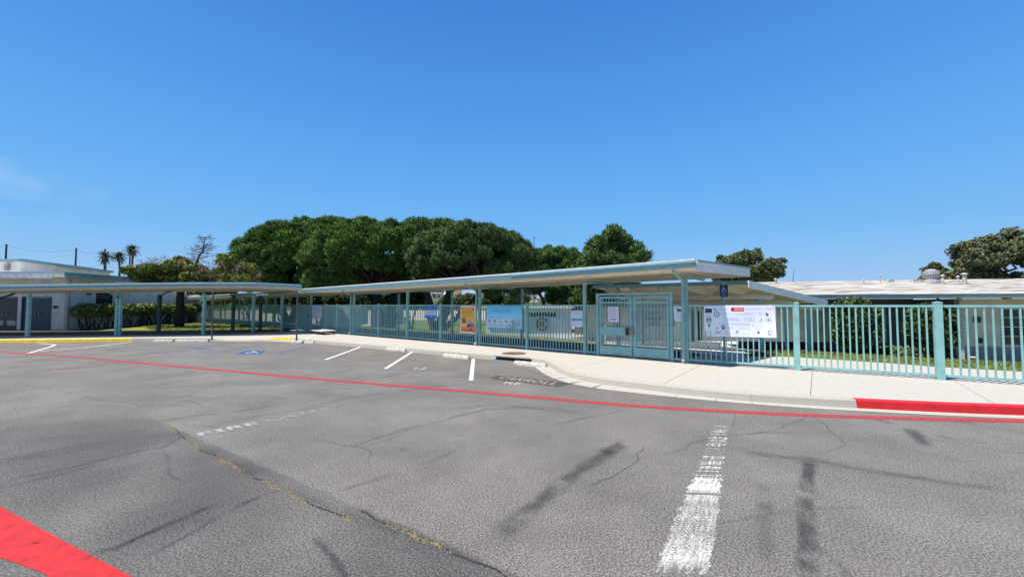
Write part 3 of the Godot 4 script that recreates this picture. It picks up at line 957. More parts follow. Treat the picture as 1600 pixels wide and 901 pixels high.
# ---------------------------------------------------------------- kerb and pavement
func build_pavement() -> void:
	org = Vector3.ZERO
	var edge := kerb_line()
	var top := offset_line(edge, 0.03, 0.15)
	var back := offset_line(edge, 0.18, 0.15)
	# the kerb drops to the lot where the ramp is
	var ra := Vector3(-14.234, 0, -19.79)
	var rb := Vector3(-10.809, 0, -19.348)
	for i in edge.size():
		var x: float = edge[i].x
		var low := smoothstep(ra.x - 1.0, ra.x, x) * (1.0 - smoothstep(rb.x, rb.x + 1.0, x))
		top[i].y = lerpf(0.15, 0.035, low)
		back[i].y = lerpf(0.15, 0.045, low)
	var inward := Vector3(0.03, 0, -1.0)
	var ramp_at := [ra + inward * 0.17 + Vector3.UP * 0.046, rb + inward * 0.17 + Vector3.UP * 0.046, rb + inward * 1.7 + Vector3.UP * 0.151, ra + inward * 1.7 + Vector3.UP * 0.151, ra + inward * 0.17 + Vector3(-1.0, 0.15, 0), rb + inward * 0.17 + Vector3(1.0, 0.15, 0)]
	var ramp_pad := []
	for q in [[0.58, 0.05], [0.97, 0.05], [0.97, 0.6], [0.58, 0.6]]:
		ramp_pad.append(ramp_at[0].lerp(ramp_at[1], q[0]).lerp(ramp_at[3].lerp(ramp_at[2], q[0]), q[1]))
	var yellow_end := Vector3(-18.805, 0, -19.686)
	var red_start := Vector3(5.987, 0, -6.953)
	var hole_a := Vector3(-0.587, 0, -13.073)
	var hole_b := Vector3(0.574, 0, -12.359)
	var nearest := func(p: Vector3) -> int:
		var best := 0
		for i in edge.size():
			if edge[i].distance_to(p) < edge[best].distance_to(p): best = i
		return best
	var iy: int = nearest.call(yellow_end)
	var ir: int = nearest.call(red_start)
	var ia: int = nearest.call(hole_a)
	var ib: int = nearest.call(hole_b)
	var gw := func(i: int) -> float:   # how wide the gutter is
		var x: float = edge[i].x
		if x < 0.6: return 0.02
		if x < 2.2: return lerpf(0.12, 0.42, clampf((x - 0.6) / 0.5, 0, 1))
		return lerpf(0.42, 0.17, clampf((x - 2.2) / 2.0, 0, 1))
	var holder := Node3D.new()
	holder.name = "kerb"
	add_child(holder)
	holder.set_meta("kind", "structure")
	var cuts := [0]
	var run := 0.0
	for i in range(1, edge.size()):
		run += edge[i].distance_to(edge[i - 1])
		if run > 3.0 or i in [iy, ir, ia, ib] or i == edge.size() - 1:
			cuts.append(i)
			run = 0.0
	for c in cuts.size() - 1:
		var i0: int = cuts[c]
		var i1: int = cuts[c + 1]
		if i0 == ia: continue      # the drain opening
		var m: Material = M.kerb_yellow if i1 <= iy else (M.kerb_red if i0 >= ir else M.kerb)
		var st := mb()
		for i in range(i0, i1):
			var u0 := 0.006 if i == i0 else 0.0
			var a: Vector3 = edge[i].lerp(edge[i + 1], u0)
			var at_: Vector3 = top[i].lerp(top[i + 1], u0)
			var ab: Vector3 = back[i].lerp(back[i + 1], u0)
			var n: Vector3 = a - ab
			var e := Vector3(0, 0.02, 0)
			var inn: Vector3 = (ab - at_).normalized() * 0.02
			quad(st, a, edge[i + 1], top[i + 1] - e, at_ - e, n)
			quad(st, at_ - e, top[i + 1] - e, top[i + 1] + inn, at_ + inn, n + Vector3.UP)
			quad(st, at_ + inn, top[i + 1] + inn, back[i + 1], ab, Vector3.UP)
			if i == i0: quad(st, a, at_, ab, ab - Vector3(0, 0.15, 0), edge[i] - edge[i + 1])
		part("kerb_stone", st, m, holder)
	# gutter lip, concrete, in lengths with joints like the kerb
	for c in cuts.size() - 1:
		if edge[cuts[c]].x < 0.3: continue
		var st := mb()
		for i in range(cuts[c], cuts[c + 1]):
			var d: Vector3 = (edge[i + 1] - edge[i]).normalized()
			var out0 := Vector3(-d.z, 0, d.x) * float(gw.call(i))
			var out1 := Vector3(-d.z, 0, d.x) * float(gw.call(i + 1))
			var up := Vector3.UP * 0.012
			var lip := Vector3.UP * 0.004
			quad(st, edge[i] + up, edge[i + 1] + up, edge[i + 1] + out1 + lip, edge[i] + out0 + lip, Vector3.UP)
		part("gutter_lip", st, M.gutter, holder)
	# the drain opening in the kerb
	var drain := mb()
	for i in range(ia, ib):
		var n: Vector3 = top[i] - back[i]
		quad(drain, top[i] + Vector3(0, -0.035, 0), top[i + 1] + Vector3(0, -0.035, 0), top[i + 1], top[i], n)
		quad(drain, top[i], top[i + 1], back[i + 1], back[i], Vector3.UP)
		quad(drain, top[i] + Vector3(0, -0.035, 0), top[i + 1] + Vector3(0, -0.035, 0), back[i + 1] + Vector3(0, -0.035, 0), back[i] + Vector3(0, -0.035, 0), Vector3.DOWN)
	part("drain_lintel", drain, M.gutter, holder)
	drain = mb()
	for i in range(ia, ib):
		var n: Vector3 = top[i] - back[i]
		quad(drain, back[i] + Vector3(0, -0.16, 0), back[i + 1] + Vector3(0, -0.16, 0), back[i + 1] + Vector3(0, -0.03, 0), back[i] + Vector3(0, -0.03, 0), n)
		quad(drain, edge[i] + Vector3(0, 0.006, 0), edge[i + 1] + Vector3(0, 0.006, 0), back[i + 1] + Vector3(0, -0.14, 0), back[i] + Vector3(0, -0.14, 0), Vector3.UP)
	part("drain_throat", drain, M.joint, holder)

	# the pavement: a bed, and slabs with open joints on it
	var poly := PackedVector2Array()
	for p in offset_line(edge, 0.185, 0): poly.append(flat2(p))
	for p in [Vector3(13.451, 0.15, -6.95), Vector3(10.848, 0.15, -8.407), Vector3(5.101, 0.15, -11.627)] + [Vector3(4.64, 0.15, -11.986), Vector3(2.232, 0.15, -13.841), Vector3(-2.866, 0.15, -17.772), Vector3(-10.374, 0.15, -23.56), Vector3(-12.862, 0.15, -25.478)] + [Vector3(-13.294, 0.15, -25.686), Vector3(-14.679, 0.15, -25.37), Vector3(-16.033, 0.15, -24.94), Vector3(-18.839, 0.15, -24.94), Vector3(-22.958, 0.15, -25.061), Vector3(-27.008, 0.15, -25.308), Vector3(-28.404, 0.15, -25.686), Vector3(-35.505, 0.15, -25.686), Vector3(-44.964, 0.15, -25.432)] + [Vector3(-70, 0, -26)]:
		poly.append(flat2(p))
	var pav := Node3D.new()
	pav.name = "pavement"
	add_child(pav)
	pav.set_meta("kind", "structure")
	var bed := mb()
	var hole := PackedVector2Array()
	for w in [4, 3, 2, 5, 1, 0]: hole.append(flat2(ramp_at[w]))
	for piece in Geometry2D.clip_polygons(poly, hole):
		var q := []
		for p in piece: q.append(Vector3(p.x, 0.136, p.y))
		sheet(bed, q)
	part("paving_bed", bed, M.joint, pav)
	var u2 := Vector2(FU.x, FU.z)
	var n2 := Vector2(FN.x, FN.z)
	var zero := Vector2(7.6, -10.1).dot(u2)
	for k in range(-34, 8):
		var a := zero + k * 2.45 + 0.005
		var b := zero + (k + 1) * 2.45 - 0.005
		var cell := PackedVector2Array([u2 * a + n2 * -60, u2 * b + n2 * -60, u2 * b + n2 * 60, u2 * a + n2 * 60])
		var pieces := []
		for piece in Geometry2D.intersect_polygons(poly, cell): pieces.append_array(Geometry2D.clip_polygons(piece, hole))
		for piece in pieces:
			if piece.size() < 3: continue
			var q := []
			for p in piece: q.append(Vector3(p.x, 0.15, p.y))
			var st := mb()
			sheet(st, q, 0, 0.014)
			part("paving_slab", st, M.concrete, pav)
	# the ramp down to the lot, with flared sides
	var rp := ramp_at
	var ramp_st := mb()
	quad(ramp_st, rp[0], rp[1], rp[2], rp[3], Vector3.UP)
	tri(ramp_st, rp[0], rp[3], rp[4], Vector3.UP)
	tri(ramp_st, rp[1], rp[2], rp[5], Vector3.UP)
	part("kerb_ramp", ramp_st, M.concrete, pav)
	# the yellow bumpy pad on the ramp
	var pad := mb()
	var t := ramp_pad
	sheet(pad, t, 0.006, 0.01)
	var pad_o := part("tactile_pad", pad, M.tactile, pav)
	var bumps := mb()
	for i in 9:
		for j in 14:
			var p: Vector3 = t[0].lerp(t[1], (i + 0.5) / 9.0).lerp(t[3].lerp(t[2], (i + 0.5) / 9.0), (j + 0.5) / 14.0) + Vector3.UP * 0.006
			lathe(bumps, p, [Vector2(0.02, 0), Vector2(0.012, 0.006), Vector2(0, 0.006)], 6)
	var dm := part("domes", bumps, M.tactile, pad_o)
	dm.set_meta("kind", "stuff")
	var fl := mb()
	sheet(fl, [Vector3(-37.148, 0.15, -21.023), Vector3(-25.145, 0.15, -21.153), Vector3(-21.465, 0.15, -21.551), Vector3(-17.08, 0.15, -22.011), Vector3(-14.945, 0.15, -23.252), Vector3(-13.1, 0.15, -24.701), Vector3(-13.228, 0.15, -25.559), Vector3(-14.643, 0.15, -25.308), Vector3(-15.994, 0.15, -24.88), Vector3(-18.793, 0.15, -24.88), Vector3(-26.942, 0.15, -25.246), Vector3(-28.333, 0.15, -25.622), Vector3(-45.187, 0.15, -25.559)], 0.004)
	part("walkway_shade_sheet", fl, mat(lin(0.17, 0.165, 0.165), 0.9, "speck", 2.2), pav)  # darker sheet over the slabs: the walkway roof's shade put into its colour
	var cover := mb()
	lathe(cover, Vector3(0.065, 0.15, -13.551), [Vector2(0.42, 0.0), Vector2(0.42, 0.006), Vector2(0.36, 0.008), Vector2(0, 0.008)], 28)
	part("manhole_cover", cover, M.iron, pav, "rusty round manhole cover in the pavement by the drain")

# ---------------------------------------------------------------- the yard behind the fence
func yard_sheet(called: String, poly: Array, lift: float, m: Material, kind := "structure") -> void:
	var st := mb()
	var flat := PackedVector2Array()
	for p in poly: flat.append(flat2(p))
	var u := Vector2(FU.x, FU.z)
	var n := Vector2(FN.x, FN.z)
	for band in [[0.0, 4.5], [4.5, 20.685], [20.685, 200.0]]:      # the yard bends at these lines
		var lo: float = 12.025 + band[0]
		var hi: float = 12.025 + band[1]
		for piece in Geometry2D.intersect_polygons(flat, PackedVector2Array([u * -200 + n * lo, u * 200 + n * lo, u * 200 + n * hi, u * -200 + n * hi])):
			var q := []
			for p in piece: q.append(on_yard(Vector3(p.x, 0, p.y), lift))
			sheet(st, q)
	var o := part(called, st, m, self)
	o.set_meta("kind", kind)

func build_yard() -> void:
	org = Vector3.ZERO
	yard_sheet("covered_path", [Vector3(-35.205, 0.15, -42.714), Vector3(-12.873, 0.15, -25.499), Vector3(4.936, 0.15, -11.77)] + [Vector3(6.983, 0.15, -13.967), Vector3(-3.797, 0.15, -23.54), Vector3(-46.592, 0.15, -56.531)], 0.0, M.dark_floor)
	yard_sheet("grass_strip", [Vector3(-15.908, 0.15, -32.876), Vector3(-3.797, 0.15, -23.54), Vector3(4.009, 0.15, -17.143)] + [Vector3(4.83, -0.097, -20.75), Vector3(3.287, -0.152, -22.74), Vector3(1.774, -1.037, -36.82), Vector3(-2.428, -1.25, -43.18)] + [Vector3(-4.452, -1.25, -79.06), Vector3(-21.879, -1.25, -79.06), Vector3(-16.408, -1.25, -59.32), Vector3(-15.017, 0.15, -31.13)], 0.004, M.lawn)
	yard_sheet("concrete_walk", [Vector3(3.909, 0.15, -16.716), Vector3(5.731, 0.15, -14.806)] + [Vector3(7.013, 0.15, -11.99), Vector3(19.902, -1.25, -33.96), Vector3(13.825, -1.25, -35.87), Vector3(4.83, -0.097, -20.75)], 0.004, M.white_concrete)
	yard_sheet("garden_path", [Vector3(4.922, 0.15, -11.738), Vector3(8.052, 0.15, -9.985), Vector3(10.857, 0.15, -8.414), Vector3(13.461, 0.15, -6.955)] + [Vector3(14.798, 0.15, -7.72), Vector3(13.414, 0.15, -8.83), Vector3(12.586, 0.15, -9.83), Vector3(11.211, 0.15, -10.64), Vector3(10.716, 0.15, -11.15), Vector3(9.639, 0.15, -12.03), Vector3(8.865, 0.15, -12.57), Vector3(8.188, 0.15, -12.77), Vector3(7.442, 0.15, -12.72)], 0.006, M.concrete)
	yard_sheet("garden_lawn", [Vector3(7.442, 0.15, -12.72), Vector3(8.188, 0.15, -12.77), Vector3(8.865, 0.15, -12.57), Vector3(9.639, 0.15, -12.03), Vector3(10.716, 0.15, -11.15), Vector3(11.211, 0.15, -10.64), Vector3(12.586, 0.15, -9.83), Vector3(13.414, 0.15, -8.83)] + [Vector3(29.6, -1.25, -19.46), Vector3(26.848, -1.25, -20.95), Vector3(19.761, -0.661, -17.47), Vector3(19.539, -0.722, -18.53), Vector3(22.035, -1.154, -22.91), Vector3(20.631, -1.25, -25.73), Vector3(8.639, 0.15, -13.47)], 0.002, M.lawn)
	# the lawn left, under the old tree, level with the pavement
	var st := mb()
	sheet(st, [Vector3(-27.209, 0.15, -25.495), Vector3(-23.128, 0.15, -25.246), Vector3(-18.977, 0.15, -25.122), Vector3(-16.151, 0.15, -25.122), Vector3(-14.789, 0.15, -25.559), Vector3(-13.96, 0.15, -26.478), Vector3(-20.267, 0.15, -31.12), Vector3(-32.125, 0.15, -40.096), Vector3(-33.29, 0.15, -40.732), Vector3(-30.581, 0.15, -31.695), Vector3(-28.824, 0.15, -26.684)], 0.004)
	struct("shaded_lawn", st, M.lawn)
	st = mb()
	sheet(st, [Vector3(-27.195, 0.15, -25.559), Vector3(-23.687, 0.15, -25.945), Vector3(-24.341, 0.15, -28.143), Vector3(-29.084, 0.15, -30.657), Vector3(-28.834, 0.15, -27.177)], 0.008)
	struct("dry_grass", st, M.dry_lawn)
	# a low rise beyond the school with houses on it
	st = mb()
	var noise := FastNoiseLite.new()
	noise.seed = 8
	noise.frequency = 0.02
	var rows := []
	for j in 7:
		var row := []
		for i in 49:
			var x := -240.0 + i * 10.0
			var t := j / 6.0
			var top := (9.5 + noise.get_noise_2d(x, 0.0) * 4.0) * smoothstep(-260.0, -150.0, x) * (1.0 - smoothstep(120.0, 220.0, x))
			row.append(Vector3(x, -1.3 + top * sin(t * PI * 0.5) , -215.0 - j * 14.0))
		rows.append(row)
	for j in 6:
		for i in 48: quad(st, rows[j][i], rows[j][i + 1], rows[j + 1][i + 1], rows[j + 1][i], Vector3.UP)
	struct("hill", st, mat(lin(0.09, 0.095, 0.05), 0.95, "turf", 25.0))

# ---------------------------------------------------------------- fences and gates (built in their own axes: x along the fence, y up from the pavement)
func fence_run(root: Node3D, x0: float, x1: float, tall: float, m: Material, every := 0.122, skip := []) -> void:
	org = Vector3.ZERO
	var st := mb()
	boxv(st, Vector3((x0 + x1) / 2, tall - 0.028, 0), Vector3((x1 - x0) / 2, 0, 0), Vector3(0, 0.026, 0), Vector3(0, 0, 0.022))
	part("top_rail", st, m, root)
	st = mb()
	boxv(st, Vector3((x0 + x1) / 2, 0.09, 0), Vector3((x1 - x0) / 2, 0, 0), Vector3(0, 0.026, 0), Vector3(0, 0, 0.022))
	part("bottom_rail", st, m, root)
	if not T.has("picket%.2f" % tall):
		var bm := BoxMesh.new()
		bm.size = Vector3(0.028, tall - 0.17, 0.028)
		T["picket%.2f" % tall] = bm
	var n := int((x1 - x0) / every)
	for i in n:
		var x := x0 + (i + 0.5) * (x1 - x0) / n
		var blocked := false
		for s in skip:
			if absf(x - s) < 0.085: blocked = true
		if not blocked: inst("picket", T["picket%.2f" % tall], m, root, Vector3(x, tall / 2 + 0.032, 0))

func fence_post(root: Node3D, x: float, tall: float, w: float, m: Material) -> void:
	org = Vector3.ZERO
	var st := mb()
	box(st, Vector3(x, tall / 2, 0), Vector3(w, tall, w))
	var o := part("post", st, m, root)
	st = mb()
	box(st, Vector3(x, tall + 0.008, 0), Vector3(w + 0.012, 0.016, w + 0.012))
	var h := w / 2 + 0.006
	for q in [[-1, -1, 1, -1], [1, -1, 1, 1], [1, 1, -1, 1], [-1, 1, -1, -1]]:
		tri(st, Vector3(x + q[0] * h, tall + 0.016, q[1] * h), Vector3(x + q[2] * h, tall + 0.016, q[3] * h), Vector3(x, tall + 0.035, 0), Vector3(q[0] + q[2], 2, q[1] + q[3]))
	part("cap", st, m, o)

func build_fences() -> void:
	var r := thing("picket_fence", "long teal steel picket fence under the covered walkway, left of the double gate", "fence", Vector3(2.813, 0.15, -13.015), "teal picket fences along the pavement", -0.6567)
	var posts := [-16.3314, -12.2272, -7.5337, -2.8457, -17.576]
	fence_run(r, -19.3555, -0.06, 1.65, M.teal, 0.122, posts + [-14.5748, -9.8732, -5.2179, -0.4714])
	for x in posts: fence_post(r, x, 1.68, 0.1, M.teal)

	r = thing("picket_fence", "sunlit teal picket fence right of the double gate, beside the pavement", "fence", Vector3(4.636, 0.15, -11.543), "teal picket fences along the pavement", -0.5106)
	fence_run(r, 0.06, 2.9699, 1.65, M.teal_sunlit, 0.122, [0.394])
	fence_run(r, 2.9699, 5.5405, 1.65, M.teal_sunlit, 0.122, [2.9699, 5.5405])
	fence_run(r, 5.5405, 10.5851, 1.65, M.teal_sunlit, 0.128, [5.5405])
	fence_post(r, 2.9699, 1.68, 0.1, M.teal_sunlit)
	fence_post(r, 5.5405, 1.69, 0.13, M.teal_sunlit)
	fence_post(r, 8.772, 1.69, 0.1, M.teal_sunlit)

	r = thing("picket_fence", "far teal picket fence in the shade beyond the lawn with the old tree", "fence", Vector3(-14.061, 0.15, -26.023), "teal picket fences along the pavement", -0.6567)
	fence_run(r, -22.4727, -0.05, 1.65, M.teal, 0.15)
	for x in [-22.4727, -14.6447, -8.1082, -3.7557]: fence_post(r, x, 1.68, 0.1, M.teal)

	# the small gate at the far end: two posts and one solid leaf
	r = thing("single_gate", "solid teal gate leaf carrying a white notice, behind the low platform", "gate", Vector3(-13.846, 0.15, -25.858), "", -0.6567)
	var w: float = 1.555
	fence_post(r, 0, 1.74, 0.12, M.teal)
	var st := mb()
	box(st, Vector3(w / 2, 0.86, 0), Vector3(w - 0.2, 1.55, 0.035))
	var leaf := part("gate_leaf", st, M.teal, r)
	st = mb()
	for x in [0.11, w - 0.11]: box(st, Vector3(x, 0.86, 0.02), Vector3(0.07, 1.6, 0.05))
	for y in [0.1, 0.66, 1.63]: box(st, Vector3(w / 2, y, 0.021), Vector3(w - 0.29, 0.07, 0.05))
	part("frame", st, M.teal, leaf)
	st = mb()
	box(st, Vector3(w - 0.17, 0.95, 0.05), Vector3(0.05, 0.16, 0.06))
	part("lock", st, M.black, leaf)

	# the double gate
	r = thing("double_gate", "tall teal double gate with kick panels, lock panel and transom bars", "gate", Vector3(2.813, 0.15, -13.015), "", -0.6567)
	org = Vector3.ZERO
	var gl: float = 2.3275
	for x in [0.0, gl]:
		st = mb()
		box(st, Vector3(x, 0.975, 0), Vector3(0.085, 1.95, 0.085))
		part("gate_post", st, M.teal, r)
	st = mb()
	boxv(st, Vector3(gl / 2, 1.985, 0), Vector3(gl / 2 + 0.045, 0, 0), Vector3(0, 0.034, 0), Vector3(0, 0, 0.045))
	part("head_beam", st, M.teal, r)
	var mid: float = 1.1804
	st = mb()
	box(st, Vector3(mid, 0.96, -0.03), Vector3(0.05, 1.92, 0.04))
	part("centre_stop", st, M.teal, r)
	for k in 2:
		var a := (0.065 if k == 0 else mid + 0.035)
		var b := (mid - 0.035 if k == 0 else gl - 0.065)
		st = mb()
		for x in [a + 0.035, b - 0.035]: box(st, Vector3(x, 0.98, 0), Vector3(0.07, 1.86, 0.055))
		for y in [0.09, 1.72, 1.88]: box(st, Vector3((a + b) / 2, y, 0), Vector3(b - a - 0.14, 0.06, 0.05))
		leaf = part("gate_leaf", st, M.teal, r)
		st = mb()
		box(st, Vector3((a + b) / 2, 0.22, 0.03), Vector3(b - a - 0.03, 0.25, 0.012))
		part("kick_panel", st, M.teal, leaf)
		if k == 0:
			st = mb()
			box(st, Vector3((a + b) / 2, 0.81, 0.034), Vector3(b - a - 0.02, 0.26, 0.02))
			part("lock_panel", st, M.teal, leaf)
			st = mb()
			box(st, Vector3(b - 0.02, 0.82, 0.06), Vector3(0.17, 0.24, 0.035))
			part("lock_box", st, mat(lin(0.26, 0.19, 0.17), 0.6), leaf, "brown lock box on the left gate leaf")
			st = mb()
			lathe(st, Vector3(b - 0.13, 0.71, 0.06), [Vector2(0.05, 0), Vector2(0.06, 0.02), Vector2(0.06, 0.2), Vector2(0.05, 0.22), Vector2(0, 0.22)], 12)
			part("lock_shroud", st, M.black, leaf)
		var bm := BoxMesh.new()
		bm.size = Vector3(0.024, 1.32, 0.024)
		var small := BoxMesh.new()
		small.size = Vector3(0.024, 0.12, 0.024)
		var n := 9
		for i in n:
			var x := a + 0.07 + (i + 0.5) * (b - a - 0.14) / n
			inst("picket", bm, M.teal, leaf, Vector3(x, 1.02, 0))
			inst("transom_bar", small, M.teal, leaf, Vector3(x, 1.8, 0))
		# perforated sheet behind the bars, drawn as a real thin half-open screen
		st = mb()
		box(st, Vector3((a + b) / 2, 1.02, -0.022), Vector3(b - a - 0.14, 1.32, 0.004))
		var screen := mat(lin(0.3, 0.38, 0.36), 0.7)
		screen.transparency = BaseMaterial3D.TRANSPARENCY_ALPHA
		screen.albedo_color.a = 0.34 if k == 1 else 0.22
		part("perforated_screen", st, screen, leaf)
		st = mb()
		for y in [0.4, 1.05, 1.6]: tube(st, [Vector3(a - 0.022 if k == 0 else b + 0.022, y, 0.02), Vector3(a - 0.022 if k == 0 else b + 0.022, y + 0.12, 0.02)], [0.016], 8)
		part("hinges", st, M.teal_dark, leaf)

# ---------------------------------------------------------------- covered walkways
func post_at(root: Node3D, p: Vector3, top: float, w := 0.1, turn := 0.0, m: Material = null) -> void:
	var st := mb()
	box(st, Vector3(p.x, (p.y + top) / 2, p.z), Vector3(w, top - p.y, w), turn)
	box(st, p + Vector3(0, 0.006, 0), Vector3(w + 0.09, 0.012, w + 0.09), turn)
	part("post", st, M.teal if m == null else m, root)

func downspout(root: Node3D, from: Vector3, elbow: Vector3, foot: Vector3) -> void:
	var st := mb()
	var a := from + Vector3(0, -0.12, 0)
	var pts := [from, a, elbow + Vector3(0, 0.03, 0), elbow + Vector3(0, -0.12, 0), Vector3(elbow.x, foot.y + 0.16, elbow.z)]
	tube(st, pts, [0.038], 10)
	var o := part("downspout", st, M.teal, root)
	st = mb()
	var out := Vector3(-FN.x, 0, -FN.z)
	tube(st, [Vector3(elbow.x, foot.y + 0.18, elbow.z), Vector3(elbow.x, foot.y + 0.09, elbow.z), Vector3(elbow.x, foot.y + 0.05, elbow.z) + out * 0.09], [0.042, 0.042, 0.046], 10)
	part("spout_shoe", st, M.white_old, o)

# roof parts shared by the walkways: deck, gutter along the front, boards under it
func walkway_roof(root: Node3D, front: Array, back: Array, thick: float, gutter: float, board: float) -> void:
	var st := mb()
	slab(st, front, back, thick)
	var deck := part("roof", st, M.soffit, root)
	st = mb()
	var lift := Vector3.UP * 0.006
	for i in front.size() - 1: quad(st, front[i] + lift, front[i + 1] + lift, back[i + 1] + lift, back[i] + lift, Vector3.UP)
	part("roof_felt", st, M.roof_deck, deck)
	st = mb()
	for i in front.size() - 1:
		var out: Vector3 = (front[i] - back[i])
		out.y = 0
		out = out.normalized()
		var a: Vector3 = front[i] + out * 0.05
		var b: Vector3 = front[i + 1] + out * 0.05
		var dn := Vector3.DOWN * gutter
		# an ogee gutter: lip, belly, heel
		var prof := [Vector2(-0.048, 0.02), Vector2(0.05, 0.03), Vector2(0.055, -0.02), Vector2(0.03, -gutter * 0.6), Vector2(0.0, -gutter), Vector2(-0.048, -gutter)]
		for j in prof.size() - 1:
			var p: Vector2 = prof[j]
			var q: Vector2 = prof[j + 1]
			quad(st, a + out * p.x + Vector3.UP * p.y, b + out * p.x + Vector3.UP * p.y, b + out * q.x + Vector3.UP * q.y, a + out * q.x + Vector3.UP * q.y, out + Vector3.UP * (0.5 if j == 0 else 0.0))
		if i == front.size() - 2:
			for j in range(1, prof.size() - 1):
				tri(st, b + out * prof[0].x + Vector3.UP * prof[0].y, b + out * prof[j].x + Vector3.UP * prof[j].y, b + out * prof[j + 1].x + Vector3.UP * prof[j + 1].y, b - a)
	part("gutter", st, M.teal_gutter, root)
	st = mb()
	for i in front.size() - 1: bar(st, front[i] + Vector3.UP * 0.05, front[i + 1] + Vector3.UP * 0.05, 0.09, 0.06)
	part("gravel_stop", st, M.white, deck)
	st = mb()
	for i in front.size() - 1:
		bar(st, back[i] + (back[i] - front[i]).normalized() * 0.022 + Vector3.DOWN * board / 2, back[i + 1] + (back[i + 1] - front[i + 1]).normalized() * 0.022 + Vector3.DOWN * board / 2, 0.04, board + 0.02)
	part("back_fascia", st, M.fascia, root)
	for e in [0, front.size() - 1]:
		st = mb()
		var side: Vector3 = (front[e] - front[1 if e == 0 else e - 1]).normalized() * 0.022
		bar(st, front[e] + side + Vector3.DOWN * (board / 2 - 0.005), back[e] + side + Vector3.DOWN * (board / 2 - 0.005), 0.04, board + 0.03)
		var f := part("end_fascia", st, M.fascia, root)
		st = mb()
		bar(st, front[e] + side * 1.6 + Vector3.UP * 0.022, back[e] + side * 1.6 + Vector3.UP * 0.022, 0.08, 0.045)
		part("drip_edge", st, M.teal_gutter, f)

func boards_under(root: Node3D, front: Array, back: Array, thick: float, n: int) -> void:
	# joints between the soffit boards: slim battens along the roof
	for k in range(1, n):
		var st := mb()
		var t := float(k) / n
		for i in front.size() - 1:
			bar(st, front[i].lerp(back[i], t) + Vector3.DOWN * (thick + 0.012), front[i + 1].lerp(back[i + 1], t) + Vector3.DOWN * (thick + 0.012), 0.05, 0.026)
		part("soffit_batten", st, M.soffit, root)

func cross_beam(root: Node3D, a: Vector3, b: Vector3) -> void:
	var st := mb()
	bar(st, a, b, 0.07, 0.08)
	part("beam", st, M.teal, root)

